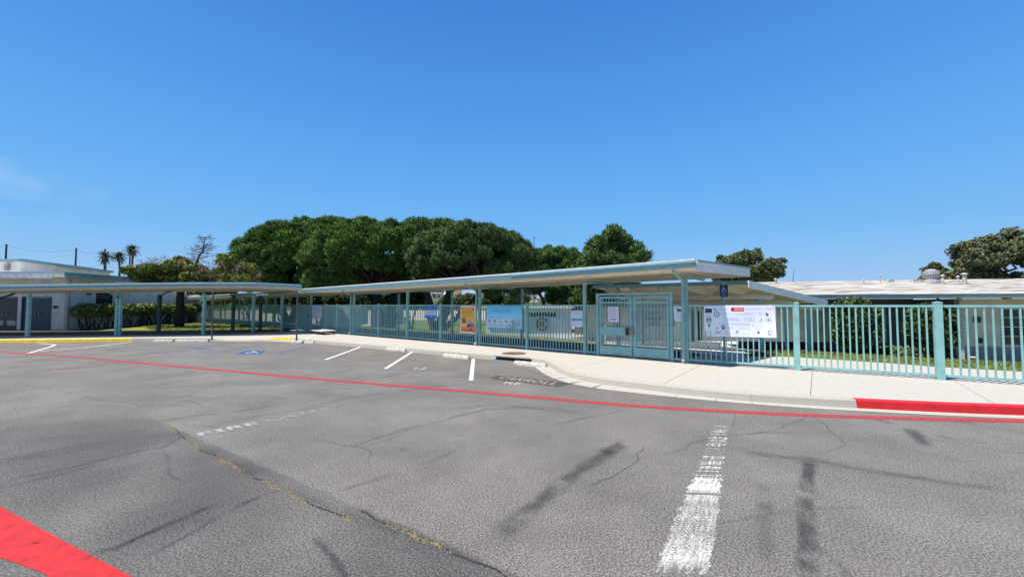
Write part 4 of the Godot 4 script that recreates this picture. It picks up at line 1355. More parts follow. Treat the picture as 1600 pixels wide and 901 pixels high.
func build_canopies() -> void:
	var turn: float = -0.6567
	var at := Vector3(-1.32, 0.15, -16.201)
	var r := thing("covered_walkway", "long flat walkway roof on teal posts over the picket fence, teal gutter along its front", "covered walkway", at, "covered walkways of the school")
	var front := [Vector3(-31.466, 2.445, -38.178), Vector3(-12.565, 2.67, -23.608), Vector3(0, 2.828, -13.921), Vector3(4.761, 2.92, -10.25)]
	var back := [Vector3(-48.402, 2.43, -55.78), Vector3(-19.12, 2.655, -33.206), Vector3(1.135, 2.84, -17.592), Vector3(7.562, 2.94, -12.637)]
	walkway_roof(r, front, back, 0.165, 0.135, 0.235)
	boards_under(r, front, back, 0.165, 4)
	var slope := func(px_top: Vector3) -> float: return px_top.y
	var tops := {0: Vector3(-8.73, 2.49, -21.914), 1: Vector3(-5.007, 2.53, -19.043), 2: Vector3(-1.32, 2.575, -16.201), 3: Vector3(2.44, 2.635, -13.303), 4: Vector3(4.978, 2.68, -11.346)}
	for k in tops:
		var p: Vector3 = tops[k]
		post_at(r, Vector3(p.x, 0.15, p.z), p.y - 0.1, 0.1, turn)
		cross_beam(r, p + FN * 0.06 + Vector3(0, -0.05, 0), p + FN * 2.3 + Vector3(0, -0.05, 0))
	for p in [Vector3(-6.621, 2.53, -23.192), Vector3(-3.087, 2.57, -20.467), Vector3(0.458, 2.62, -17.735), Vector3(4.014, 2.67, -14.993)]:
		post_at(r, on_yard(p), p.y - 0.1, 0.1, turn)
	for p in [Vector3(-32.027, 2.2, -39.873), Vector3(-27.695, 2.25, -36.533), Vector3(-25.659, 2.28, -34.964), Vector3(-22.182, 2.31, -32.284), Vector3(-17.997, 2.36, -29.057), Vector3(-12.615, 2.43, -24.908)]:
		post_at(r, Vector3(p.x, 0.15, p.z), p.y, 0.1, turn)
	for p in [Vector3(-36.017, 2.2, -45.853), Vector3(-29.505, 2.26, -40.833), Vector3(-25.518, 2.3, -37.76), Vector3(-19.991, 2.4, -33.499)]:
		post_at(r, on_yard(p), p.y, 0.1, turn)
	downspout(r, Vector3(-1.811, 2.7, -15.38), Vector3(-1.459, 2.33, -16.157), Vector3(-1.459, 0.15, -16.157))
	downspout(r, Vector3(-8.965, 2.62, -20.895), Vector3(-8.898, 2.3, -21.891), Vector3(-8.898, 0.15, -21.891))
	downspout(r, Vector3(4.341, 2.82, -10.638), Vector3(4.86, 2.45, -11.286), Vector3(4.86, 0.15, -11.286))
	var st := mb()
	var vp := Vector3(-3.873, 2.86, -19.685)
	box(st, vp, Vector3(0.75, 0.16, 0.3), turn)
	box(st, vp + Vector3(0, 0.09, 0), Vector3(0.82, 0.03, 0.36), turn)
	part("roof_vent", st, M.grey_wall, r)

	# the walkway on the left, along the yellow kerb
	at = Vector3(-20.99, 0.15, -21.11)
	r = thing("covered_walkway", "covered walkway along the yellow kerb in front of the hall", "covered walkway", at, "covered walkways of the school")
	front = [Vector3(-30.761, 2.576, -18.5), Vector3(-26.709, 2.619, -18.8), Vector3(-24.929, 2.687, -19.3), Vector3(-19.573, 2.823, -20.2), Vector3(-16.225, 2.901, -20.8), Vector3(-13.825, 2.926, -21.4), Vector3(-11.936, 2.862, -22.4)]
	var up := Vector3.UP * 0.24
	back = [Vector3(-38.548, 2.361, -23.2), Vector3(-33.22, 2.403, -23.4), Vector3(-30.589, 2.449, -23.7), Vector3(-25.404, 2.554, -24.6), Vector3(-22.047, 2.632, -25.3), Vector3(-18.041, 2.655, -26), Vector3(-15.452, 2.636, -26.6)]
	for i in back.size(): back[i] += up
	walkway_roof(r, front, back, 0.17, 0.13, 0.24)
	boards_under(r, front, back, 0.17, 4)
	for p in [Vector3(-24.259, 0.15, -19.927), Vector3(-20.99, 0.15, -21.11), Vector3(-16.899, 0.15, -21.778), Vector3(-15.458, 0.15, -23.734), Vector3(-14.345, 0.15, -24.76)]:
		post_at(r, p, 2.42, 0.13, 0.0)
	var wide := mb()
	box(wide, Vector3(-20.82, 0.15, -21.11) + Vector3(0, 1.12, 0), Vector3(0.1, 2.24, 0.12), 0.0)
	part("downspout", wide, M.teal, r)
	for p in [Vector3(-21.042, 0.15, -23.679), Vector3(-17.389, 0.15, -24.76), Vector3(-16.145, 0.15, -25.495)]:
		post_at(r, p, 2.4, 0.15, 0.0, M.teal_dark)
	st = mb()
	tube(st, [Vector3(-20.619, 2.657, -20.05), Vector3(-20.596, 2.511, -20.05), Vector3(-20.918, 2.273, -20.95), Vector3(-20.811, 2.138, -20.95)], [0.04], 8)
	part("gutter_elbow", st, M.teal, r)
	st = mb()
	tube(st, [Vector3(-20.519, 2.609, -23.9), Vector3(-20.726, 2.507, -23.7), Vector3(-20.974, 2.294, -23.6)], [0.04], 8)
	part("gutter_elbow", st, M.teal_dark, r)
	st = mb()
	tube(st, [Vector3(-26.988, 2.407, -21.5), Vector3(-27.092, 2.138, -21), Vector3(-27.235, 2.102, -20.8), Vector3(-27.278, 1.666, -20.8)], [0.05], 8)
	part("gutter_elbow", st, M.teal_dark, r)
	st = mb()
	tube(st, [Vector3(-11.863, 2.767, -22.2), Vector3(-11.86, 2.623, -22.2), Vector3(-12.116, 2.449, -22.35)], [0.04], 8)
	part("gutter_elbow", st, M.teal, r)

	# the sloping walkway roof behind the gate
	var A := Vector3(7.848, 2.599, -13.2)
	at = Vector3(A.x, yard(A.x, A.z), A.z)
	r = thing("covered_walkway", "sloping walkway roof behind the double gate with bare rafters underneath", "covered walkway", at, "covered walkways of the school")
	var Lp := A - FU * 5.6
	var run := Vector3(0.9, 0, -0.436) * 4.7
	var drop := Vector3(0, -0.64, 0)
	front = [Lp, A]
	back = [Lp + run + drop, A + run + drop]
	st = mb()
	slab(st, front, back, 0.1)
	var deck := part("roof", st, M.soffit, r)
	st = mb()
	quad(st, front[0] + Vector3.UP * 0.005, front[1] + Vector3.UP * 0.005, back[1] + Vector3.UP * 0.005, back[0] + Vector3.UP * 0.005, Vector3.UP)
	part("roof_felt", st, M.roof_deck, deck)
	st = mb()
	bar(st, A + Vector3(0.02, -0.11, 0.02), A + run + drop + Vector3(0.02, -0.11, 0.02), 0.05, 0.24)
	part("barge_board", st, M.fascia, r)
	st = mb()
	bar(st, Lp - FN * 0.03 + Vector3(0, -0.055, 0), A - FN * 0.03 + Vector3(0, -0.055, 0), 0.05, 0.13)
	part("front_fascia", st, M.teal_dark, r)
	for k in 5:
		st = mb()
		var o := A - FU * (0.9 + k * 1.05)
		bar(st, o + run * 0.02 + Vector3(0, -0.19, 0), o + run * 0.98 + drop * 0.98 + Vector3(0, -0.19, 0), 0.09, 0.18)
		part("rafter", st, M.cream, r)
	for t in [0.3, 0.62, 0.93]:
		st = mb()
		bar(st, Lp + run * t + drop * t + Vector3(0, -0.34, 0), A + run * t + drop * t + Vector3(0, -0.34, 0), 0.12, 0.14)
		part("beam", st, M.cream, r)
		for q in [0.4, 4.6]:
			var p: Vector3 = A - FU * q + run * t + drop * t
			post_at(r, on_yard(p), p.y - 0.4, 0.12, turn)

# ---------------------------------------------------------------- walls with openings
# a wall from a to b (bottom line), with rectangular holes [from, to, sill, head] measured along it
func wall_with(st: SurfaceTool, a: Vector3, b: Vector3, tall: float, thick: float, holes: Array) -> void:
	var d := (b - a).normalized()
	var long := a.distance_to(b)
	var inw := d.cross(Vector3.UP).normalized() * thick
	var xs := [0.0, long]
	for h in holes: xs.append_array([h[0], h[1]])
	xs.sort()
	for i in xs.size() - 1:
		if xs[i + 1] - xs[i] < 0.001: continue
		var mid: float = (xs[i] + xs[i + 1]) / 2
		var ys := [[0.0, tall]]
		for h in holes:
			if mid > h[0] and mid < h[1]:
				ys = []
				if h[2] > 0.001: ys.append([0.0, h[2]])
				if h[3] < tall - 0.001: ys.append([h[3], tall])
		for y in ys:
			var c: Vector3 = a + d * mid + Vector3.UP * (y[0] + y[1]) / 2 - inw * 0.5
			boxv(st, c, d * (xs[i + 1] - xs[i]) / 2, Vector3.UP * (y[1] - y[0]) / 2, inw / 2)

# a framed window set in a hole: cols by rows of panes
func window_in(root: Node3D, a: Vector3, d: Vector3, h: Array, back: Vector3, cols: int, rows: int, frame_m: Material, bar_w := 0.05) -> void:
	var st := mb()
	var w: float = h[1] - h[0]
	var t: float = h[3] - h[2]
	var o: Vector3 = a + d * h[0] + Vector3.UP * h[2] + back * 0.06
	for x in [bar_w / 2, w - bar_w / 2]: boxv(st, o + d * x + Vector3.UP * t / 2, d * bar_w / 2, Vector3.UP * t / 2, back * 0.03)
	for y in [bar_w / 2, t - bar_w / 2]: boxv(st, o + d * w / 2 + Vector3.UP * y, d * (w / 2 - bar_w), Vector3.UP * bar_w / 2, back * 0.03)
	for k in range(1, cols): boxv(st, o + d * w * k / cols + Vector3.UP * t / 2, d * 0.018, Vector3.UP * (t / 2 - bar_w), back * 0.02)
	for k in range(1, rows): boxv(st, o + d * w / 2 + Vector3.UP * t * k / rows, d * (w / 2 - bar_w), Vector3.UP * 0.018, back * 0.022)
	var f := part("window", st, frame_m, root)
	for i in cols:
		for j in rows:
			var p := mb()
			var q: Vector3 = o + d * w * i / cols + Vector3.UP * t * j / rows + back * 0.012
			quad(p, q, q + d * w / cols, q + d * w / cols + Vector3.UP * t / rows, q + Vector3.UP * t / rows, -back)
			part("pane", p, M.window_dark, f)

func build_hall() -> void:
	# the hall on the left: a low front with doors, a taller part behind
	var corner := Vector3(-29.1, 0.15, -26.2)
	var r := thing("school_hall", "pale school hall with teal doors and a taller rear part, behind the left walkway", "building", corner)
	var west := corner + Vector3(-24, 0, 0)
	var north := Vector3(-31.4, 0.15, -38.2)
	var L := 24.0
	var px := func(x: float) -> float: return L - (-29.1 - (x - 800.0) / 620.0 * 26.2)   # along the front, from a photograph column on that wall
	var doors := [[px.call(-14.0), px.call(27.5), 0.0, 2.2], [px.call(33.0), px.call(81.0), 0.0, 2.2]]
	var st := mb()
	wall_with(st, west, corner, 3.45, 0.25, doors)
	part("wall", st, M.pale_wall, r)
	var k := 0
	for h in doors:
		st = mb()
		var m: Material = M.door_grey if k == 0 else M.door
		var o: Vector3 = west + Vector3(h[0], 0, -0.1)
		for x in [0.03, h[1] - h[0] - 0.03]: box(st, o + Vector3(x, 1.1, 0), Vector3(0.06, 2.2, 0.12))
		box(st, o + Vector3((h[1] - h[0]) / 2, 2.17, 0), Vector3(h[1] - h[0] - 0.12, 0.06, 0.12))
		part("door_frame", st, m, r)
		for s in 2:
			st = mb()
			var w: float = (h[1] - h[0] - 0.14) / 2
			var c := o + Vector3(0.065 + w / 2 + s * (w + 0.01), 1.07, -0.01)
			box(st, c, Vector3(w, 2.12, 0.05))
			var d := part("door", st, m, r)
			st = mb()
			box(st, c + Vector3((w / 2 - 0.12) * (1 - 2 * s), -0.05, 0.05), Vector3(0.05, 0.16, 0.06))
			part("handle", st, M.steel, d)
			if k == 0:
				st = mb()
				box(st, c + Vector3(0, -0.62, 0.03), Vector3(w * 0.7, 0.32, 0.012))
				part("vent_louvre", st, M.steel, d)
		k += 1
	st = mb()
	box(st, west + Vector3(px.call(87.5), 1.5, 0.03), Vector3(0.28, 0.16, 0.04))
	part("sign_plate", st, M.black, r)
	# the white pilaster and pipe on the corner
	st = mb()
	box(st, west + Vector3(px.call(108.5), 1.72, 0.1), Vector3(0.2, 3.45, 0.2))
	part("pilaster", st, M.white_old, r)
	st = mb()
	tube(st, [west + Vector3(px.call(105.5), 0.05, 0.09), west + Vector3(px.call(105.5), 3.3, 0.09)], [0.05], 8)
	part("downspout", st, M.grey_wall, r)
	# side wall, running back along the lawn
	var win := [1.9, 3.4, 1.5, 2.75]
	st = mb()
	wall_with(st, corner, north, 3.45, 0.25, [win])
	part("side_wall", st, M.pale_wall, r)
	var sd := (north - corner).normalized()
	window_in(r, corner, sd, win, sd.cross(Vector3.UP) * -1.0, 3, 2, M.teal_dark)
	st = mb()
	lathe(st, corner + sd * 1.2 + Vector3(0.08, 2.35, 0), [Vector2(0, 0), Vector2(0.14, 0.03), Vector2(0.16, 0.15), Vector2(0.06, 0.28), Vector2(0, 0.28)], 10)
	part("wall_lamp", st, M.black, r)
	st = mb()
	boxv(st, north + Vector3(0.62, 1.3, 0.0), Vector3(0.62, 0, 0), Vector3(0, 1.3, 0), Vector3(0, 0, 0.12))
	part("wing_wall", st, M.beige_wall, r)
	# lower roof: deep eaves, white fascia, teal edge
	var f0 := west + Vector3(0, 3.72, 1.6)
	var f1 := Vector3(-27.953, 3.735, -24.7)
	var f2 := Vector3(-31.204, 3.968, -34)
	st = mb()
	slab(st, [f0, f1, f2], [west + Vector3(0, 3.75, -14), north + Vector3(-3.5, 3.75, 6), north + Vector3(-2, 3.75, 0)], 0.22)
	part("roof", st, M.soffit, r)
	st = mb()
	var lift := Vector3.UP * 0.006
	quad(st, f0 + lift, f1 + lift, north + Vector3(-3.5, 3.756, 6), west + Vector3(0, 3.756, -14), Vector3.UP)
	quad(st, f1 + lift, f2 + lift, north + Vector3(-2, 3.756, 0), north + Vector3(-3.5, 3.756, 6), Vector3.UP)
	part("roof_felt", st, M.fascia, r)
	st = mb()
	bar(st, f0 + Vector3(0, -0.14, 0.03), f1 + Vector3(-0.7, -0.14, 0.03), 0.05, 0.3)
	part("fascia", st, M.fascia, r)
	st = mb()
	bar(st, f0 + Vector3(0, 0.05, 0.04), f1 + Vector3(0.06, 0.05, 0.04), 0.12, 0.1)
	bar(st, f1 + Vector3(0.04, 0.05, 0.04), f2 + Vector3(0.04, 0.05, 0), 0.12, 0.1)
	bar(st, f1 + Vector3(0.02, -0.12, 0.0), f2 + Vector3(0.02, -0.12, 0), 0.05, 0.22)
	part("roof_edge", st, M.teal_gutter, r)
	# upper part
	var c0 := Vector3(-37.3, 5.148, -30)
	var c1 := Vector3(-41.635, 5.178, -41)
	var lo := 3.5
	st = mb()
	var w0 := Vector3(c0.x - 20, lo, c0.z)
	boxv(st, Vector3((w0.x + c0.x) / 2, (lo + c0.y) / 2, c0.z - 0.12), Vector3((c0.x - w0.x) / 2, 0, 0), Vector3(0, (c0.y - lo) / 2, 0), Vector3(0, 0, 0.12))
	part("upper_wall", st, M.pale_wall, r)
	st = mb()
	quad(st, Vector3(c0.x, lo, c0.z), Vector3(c1.x, lo, c1.z), c1, c0, Vector3(1, 0, 0.3))
	part("upper_side_wall", st, M.pale_wall, r)
	st = mb()
	bar(st, Vector3(w0.x, c0.y + 0.03, c0.z + 0.1), c0 + Vector3(0.1, 0.03, 0.1), 0.34, 0.16)
	bar(st, c0 + Vector3(0.1, 0.03, 0.06), c1 + Vector3(0.1, 0.03, 0), 0.34, 0.2)
	part("upper_roof_edge", st, M.teal_gutter, r)
	st = mb()
	slab(st, [Vector3(w0.x, c0.y, c0.z), c0], [Vector3(w0.x, c1.y, c1.z), c1], 0.06)
	part("upper_roof", st, M.roof_deck, r)
	st = mb()
	var v := Vector3(-38.213, 4.603, -29.9)
	box(st, v, Vector3(0.3, 0.42, 0.1))
	var vent := part("wall_vent", st, M.steel, r)
	st = mb()
	for y in 5: box(st, v + Vector3(0, -0.16 + y * 0.08, 0.06), Vector3(0.25, 0.03, 0.03))
	box(st, v + Vector3(0, 0.25, 0.04), Vector3(0.36, 0.05, 0.2))
	part("slats", st, M.white_old, vent)

func build_right_building() -> void:
	# long low classroom block: a dark porch on the left, a beige room on the right
	var O := Vector3(21.445, -0.863, -19.12)
	var u := Vector3(0.9635, 0, 0.2677)     # along the front, to the right
	var n := Vector3(0.2677, 0, -0.9635)    # into the building
	var r := thing("classroom_block", "long low classroom building with weathered white roof and deep porch, on the right", "building", O)
	var eave := 1.8 + 16.5 / 620.0 * (-O.z - 0.75)
	var top := eave - O.y
	var ridge := top + 0.95
	var x0 := -8.6
	var x1 := 16.0
	var P := func(x: float, y: float, d: float) -> Vector3: return O + u * x + Vector3.UP * y + n * d
	# walls
	var holes := [[1.55, 4.4, 0.72, 2.5], [5.6, 8.6, 0.72, 2.5], [9.8, 12.8, 0.72, 2.5]]
	var st := mb()
	wall_with(st, P.call(0.25, 0, 0.35), P.call(x1, 0, 0.35), top - 0.2, 0.2, holes)
	part("room_wall", st, M.beige_wall, r)
	for h in holes: window_in(r, P.call(0.25, 0, 0.35), u, h, n, 3, 4, M.white_old, 0.06)
	st = mb()
	boxv(st, P.call(8.0, 0.33, 0.345), u * 7.7, Vector3.UP * 0.33, n * 0.02)
	part("plinth", st, M.grey_wall, r)
	st = mb()
	boxv(st, P.call(8.0, 0.7, 0.33), u * 7.7, Vector3.UP * 0.03, n * 0.04)
	part("string_course", st, M.beige_wall, r)
	st = mb()
	boxv(st, P.call(0.25, (top - 0.2) / 2, 1.9), n * 1.5, Vector3.UP * (top - 0.2) / 2, u * 0.1)
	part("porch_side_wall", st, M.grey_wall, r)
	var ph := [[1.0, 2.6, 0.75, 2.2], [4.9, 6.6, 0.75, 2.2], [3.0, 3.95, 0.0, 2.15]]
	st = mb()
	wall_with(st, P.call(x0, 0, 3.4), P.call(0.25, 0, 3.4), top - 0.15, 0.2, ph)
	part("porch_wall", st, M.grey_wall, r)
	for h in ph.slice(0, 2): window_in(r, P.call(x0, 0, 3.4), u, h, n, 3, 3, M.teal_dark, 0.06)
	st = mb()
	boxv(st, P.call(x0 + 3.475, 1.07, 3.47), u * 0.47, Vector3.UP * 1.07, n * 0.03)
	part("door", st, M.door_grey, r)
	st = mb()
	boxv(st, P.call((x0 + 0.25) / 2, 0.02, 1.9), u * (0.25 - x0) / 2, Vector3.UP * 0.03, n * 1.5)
	part("porch_floor", st, M.dark_floor, r)
	# roof: two planes, soffit, fascia
	st = mb()
	var a: Vector3 = P.call(x0 - 0.4, top, -0.75)
	var b: Vector3 = P.call(x1, top, -0.75)
	var c: Vector3 = P.call(x1, ridge, 4.3)
	var d: Vector3 = P.call(x0 - 0.4, ridge, 4.3)
	var e: Vector3 = P.call(x1, top, 9.4)
	var g: Vector3 = P.call(x0 - 0.4, top, 9.4)
	quad(st, a, b, c, d, Vector3.UP)
	quad(st, d, c, e, g, Vector3.UP)
	part("roof", st, M.roofing, r)
	st = mb()
	var dn := Vector3.DOWN * 0.13
	quad(st, a + dn, b + dn, P.call(x1, top - 0.13, 3.3), P.call(x0 - 0.4, top - 0.13, 3.3), Vector3.DOWN)
	part("soffit", st, M.cream, r)
	st = mb()
	tri(st, a, d, g, -u)
	part("gable", st, M.pale_wall, r)
	st = mb()
	bar(st, a - n * 0.03 + Vector3.DOWN * 0.075, b - n * 0.03 + Vector3.DOWN * 0.075, 0.05, 0.17)
	part("fascia", st, M.cream, r)
	st = mb()
	bar(st, a - n * 0.1 + Vector3.DOWN * 0.035, b - n * 0.1 + Vector3.DOWN * 0.035, 0.1, 0.09)
	bar(st, a - n * 0.16 + Vector3.UP * 0.012, b - n * 0.16 + Vector3.UP * 0.012, 0.03, 0.03)
	part("gutter", st, M.teal_gutter, r)
	for x in [-0.02, -4.9, 5.0]:
		st = mb()
		boxv(st, P.call(x, (top - 0.13) / 2, -0.2), u * 0.06, Vector3.UP * (top - 0.13) / 2, n * 0.06)
		part("porch_post", st, M.white_old, r)
	st = mb()
	tube(st, [P.call(0.12, 0.2, -0.3), P.call(0.4, 0.2, -0.36)], [0.045], 8)
	part("hose_tap", st, M.white_old, r)
	for q in [[0.95, 1.95, 0.13], [1.0, 0.95, 0.12]]:
		st = mb()
		boxv(st, P.call(q[0], q[1], 0.32), u * q[2], Vector3.UP * q[2], n * 0.03)
		part("wall_box", st, M.black, r)
	st = mb()
	boxv(st, P.call(1.05, 0.28, 0.32), u * 0.3, Vector3.UP * 0.18, n * 0.012)
	part("crawl_vent", st, M.grey_wall, r)
	# things on the roof
	var RP := func(px: float, d_: float) -> Vector3:
		var q: Vector3 = P.call(0, 0, d_)
		var s := ((px - 800.0) / 620.0 * -q.z - q.x) / (u.x + (px - 800.0) / 620.0 * u.z)
		return P.call(s, top + 0.95 * (d_ + 0.75) / 5.05, d_)
	var tv: Vector3 = RP.call(1457.0, 3.2)
	st = mb()
	lathe(st, tv, [Vector2(0.4, -0.05), Vector2(0.36, 0.1), Vector2(0.25, 0.16), Vector2(0.27, 0.26), Vector2(0.33, 0.46), Vector2(0.29, 0.64), Vector2(0.15, 0.73), Vector2(0, 0.75)], 20)
	var tur := part("turbine_vent", st, M.zinc, r)
	st = mb()
	for i in 20:
		var ang := TAU * i / 20
		var o := Vector3(cos(ang), 0, sin(ang))
		boxv(st, tv + o * 0.315 + Vector3.UP * 0.44, o * 0.02, Vector3.UP * 0.18, o.cross(Vector3.UP) * 0.008)
	part("vanes", st, M.zinc, tur)
	for q in [[1475.0, 2.6, 0.42, 0.06], [1499.0, 3.0, 0.3, 0.05], [1377.0, 3.4, 0.38, 0.03], [1351.0, 3.0, 0.2, 0.03], [1509.0, 2.6, 0.5, 0.09], [1213.0, 3.9, 0.2, 0.06]]:
		st = mb()
		var p: Vector3 = RP.call(q[0], q[1])
		tube(st, [p + Vector3(0, -0.06, 0), p + Vector3(0, q[2], 0)], [q[3]], 10)
		lathe(st, p + Vector3(0, q[2], 0), [Vector2(q[3] * 1.7, 0), Vector2(q[3] * 1.7, 0.03), Vector2(0, 0.09)], 10)
		part("vent_pipe", st, M.white_old, r)
	for q in [1440.0, 1391.0, 1429.0]:
		st = mb()
		var p: Vector3 = RP.call(q, 3.6)
		box(st, p + Vector3(0, 0.05, 0), Vector3(0.3, 0.16, 0.3))
		part("vent_hood", st, M.white_old, r)
	st = mb()
	var an: Vector3 = RP.call(1240.0, 4.2)
	tube(st, [an, an + Vector3(0.1, 0.75, 0)], [0.02, 0.012], 5)
	part("antenna", st, M.pole, r)

func build_far_buildings() -> void:
	# the office wall seen through the gate, with its raised lettering
	var a := Vector3(3.78, -0.023, -20.47)
	var b := Vector3(15.265, -1.25, -31.7)
	b = Vector3(b.x, a.y, a.z + 0.8)
	var rise := func(py: float) -> float: return 1.8 - (py - 476.0) / 620.0 * (-a.z - 0.3) - a.y
	var d := (b - a).normalized()
	var back := d.cross(Vector3.UP) * -1.0
	var W := a.distance_to(b)
	var r := thing("office_building", "beige school office with lettering on its wall, seen through the double gate", "building", a)
	var at := func(px: float) -> float:
		var k := (px - 800.0) / 620.0
		return (-k * a.z - a.x) / (d.x + k * d.z)
	var sill: float = rise.call(508.0)
	var head: float = rise.call(486.5)
	var full: float = rise.call(479.5)
	var wins := [[at.call(958.0), at.call(962.0), sill, head], [at.call(993.5), at.call(998.5), sill, head], [at.call(1044.0), at.call(1054.0), sill, head], [at.call(1077.0), at.call(1086.0), sill, head]]
	var door_h := [at.call(1089.0), at.call(1096.0), 0.0, rise.call(485.0)]
	var st := mb()
	wall_with(st, a - d * 0.2 + back * 4.0, b + d * 3.0 + back * 4.0, full - 0.05, 0.25, [])
	part("rear_wall", st, M.grey_wall, r)
	st = mb()
	wall_with(st, a - back * 0.05, b - back * 0.05 + d * 3.0, full, 0.2, wins + [door_h])
	part("wall", st, M.cream, r)
	for h in wins: window_in(r, a - back * 0.05, d, h, back, 1, 2, M.white_old, 0.05)
	st = mb()
	boxv(st, a + d * ((door_h[0] + door_h[1]) / 2) + Vector3.UP * door_h[3] / 2 + back * 0.05, d * (door_h[1] - door_h[0]) / 2, Vector3.UP * door_h[3] / 2, back * 0.03)
	part("door", st, M.black, r)
	st = mb()
	boxv(st, a + d * (W / 2 + 1.3) + Vector3.UP * (full + 0.06) - back * 0.3, d * (W / 2 + 1.8), Vector3.UP * 0.06, back * 0.6)
	part("eave", st, M.teal_dark, r)
	st = mb()
	boxv(st, a + d * (W / 2 + 1.3) + Vector3.UP * (full + 0.05) + back * 2.5, d * (W / 2 + 1.7), Vector3.UP * 0.05, back * 2.2)
	part("roof", st, M.roof_deck, r)
	for i in 3:
		var text: String = ["CAVE", "ELEMENTARY", "SCHOOL"][i]
		var ends: Array = [[1009.0, 1029.0], [1001.5, 1034.0], [1010.0, 1030.5]][i]
		var t := TextMesh.new()
		var f := SystemFont.new()
		f.font_names = PackedStringArray(["Droid Sans"])
		f.font_weight = 700
		t.font = f
		t.text = text
		t.font_size = 32
		t.pixel_size = 0.01
		t.depth = 0.04
		t.horizontal_alignment = HORIZONTAL_ALIGNMENT_CENTER
		var bb := t.get_aabb()
		var o := MeshInstance3D.new()
		o.name = numbered("wall_lettering", r)
		o.mesh = t
		o.material_override = M.teal_dark
		r.add_child(o, true)
		var x0: float = at.call(ends[0])
		var x1: float = at.call(ends[1])
		var sx := (x1 - x0) / bb.size.x
		var sy := 5.6 / 620.0 * -a.z / bb.size.y
		var mid := a + d * (x0 + x1) / 2 - back * 0.08 + Vector3.UP * float(rise.call(489.5 + i * 8.5))
		o.transform = Transform3D(Basis(d * sx, Vector3.UP * sy, -back), mid - r.position)
	# a low white wall or ramp rail in the sun before it
	# the white store with the round emblem
	var c1 := Vector3(3.936, -0.494, -27.23)
	var c0 := Vector3(-1.673, -0.031, -24.79)
	c0 = Vector3((758.0 - 800.0) / 620.0 * (-c1.z + 0.8), c1.y, c1.z - 0.8)
	d = (c1 - c0).normalized()
	back = d.cross(Vector3.UP) * -1.0
	W = c0.distance_to(c1)
	r = thing("white_store", "low white store building with a strip of dark windows and a round emblem", "building", c0)
	var tall: float = 1.8 - 5.5 / 620.0 * -c1.z - c1.y
	var strip := [W * 0.53, W * 0.85, tall * 0.71, tall * 0.86]
	st = mb()
	wall_with(st, c0, c1, tall, 0.15, [strip])
	part("wall", st, M.shed_wall, r)
	window_in(r, c0, d, strip, back, 8, 1, M.grey_wall, 0.03)
	st = mb()
	boxv(st, c1 + Vector3.UP * tall / 2 + back * 1.5 + d * 0.08, back * 1.5, Vector3.UP * tall / 2, d * 0.08)
	part("side_wall", st, M.cream, r)
	st = mb()
	boxv(st, (c0 + c1) / 2 + Vector3.UP * (tall + 0.06) + back * 1.4, d * (W / 2 + 0.25), Vector3.UP * 0.06, back * 1.75)
	part("roof", st, M.white, r)
	var im := canvas(96, 96, Color8(188, 196, 206))
	disc(im, 48, 48, 42, Color8(34, 48, 82))
	disc(im, 48, 48, 31, Color8(214, 206, 176))
	disc(im, 48, 48, 25, Color8(196, 160, 66))
	im.fill_rect(Rect2i(28, 36, 20, 26), Color8(168, 66, 48))
	im.fill_rect(Rect2i(50, 34, 18, 30), Color8(84, 116, 62))
	st = mb()
	var e := c0 + d * (W * 0.685) + Vector3.UP * (tall * 0.47) - back * 0.02
	face(st, e - d * 0.48 + Vector3.UP * 0.52, e + d * 0.48 + Vector3.UP * 0.52, e + d * 0.48 - Vector3.UP * 0.52, e - d * 0.48 - Vector3.UP * 0.52)
	part("round_emblem", st, printed(im), r)
	# two pale portable classrooms behind the pines
	for q in [[Vector3(-12.48, 0.15, -28.54), Vector3(-13.711, -0.505, -41), "pale portable classroom left of the leaning pine trunks"], [Vector3(-11.551, -0.309, -36.47), Vector3(-12.909, -1.25, -54.25), "pale portable classroom between the two pine trunks"]]:
		var p0: Vector3 = q[0]
		var p1: Vector3 = q[1]
		p1 = Vector3(p1.x, p0.y, p0.z)
		r = thing("portable_classroom", q[2], "building", p0, "portable classrooms")
		var hgt := 1.8 - 5.0 / 620.0 * -p0.z - p0.y
		var wid := p1.x - p0.x
		var holes := [[wid * 0.55, wid * 0.7, 0.1, hgt - 0.5], [wid * 0.1, wid * 0.4, hgt * 0.4, hgt - 0.5]]
		st = mb()
		wall_with(st, p0, p1, hgt, 0.15, holes)
		part("wall", st, M.shed_wall, r)
		window_in(r, p0, Vector3.RIGHT, holes[1], Vector3(0, 0, -1), 2, 1, M.grey_wall)
		st = mb()
		box(st, p0 + Vector3(wid * 0.625, hgt / 2 - 0.2, -0.1), Vector3(wid * 0.15, hgt - 0.5, 0.05))
		part("door", st, M.teal, r)
		st = mb()
		box(st, p0 + Vector3(wid / 2, hgt / 2, -3.0), Vector3(wid, hgt, 5.6))
		part("body", st, M.shed_wall, r)
		st = mb()
		box(st, p0 + Vector3(wid / 2, hgt + 0.08, -2.8), Vector3(wid + 0.3, 0.16, 6.4))
		part("roof", st, M.white, r)
	# houses on the rise, far off
	var hs := [[668, 0.4], [684, 0.9], [698, 0.6], [712, 1.0], [724, 0.3], [806, 0.8], [832, 0.5]]
	for i in hs.size():
		var z := -226.0 - i % 3 * 6.0
		var x: float = (hs[i][0] - 800.0) / 620.0 * -z
		var y: float = 3.4 + hs[i][1] * 2.6
		var names := ["leftmost of the far hillside houses, by the forked pine trunk", "second far hillside house from the left", "third far hillside house from the left", "fourth far hillside house from the left, highest on the rise", "fifth far hillside house from the left, left of the poster post", "far hillside house left of the flagpole", "far hillside house right beside the flagpole"]
		r = thing("hillside_house", names[i], "house", Vector3(x, y - 1.5, z), "houses on the far rise")
		st = mb()
		box(st, Vector3(x, y + 0.6, z), Vector3(5.5, 4.2, 5))
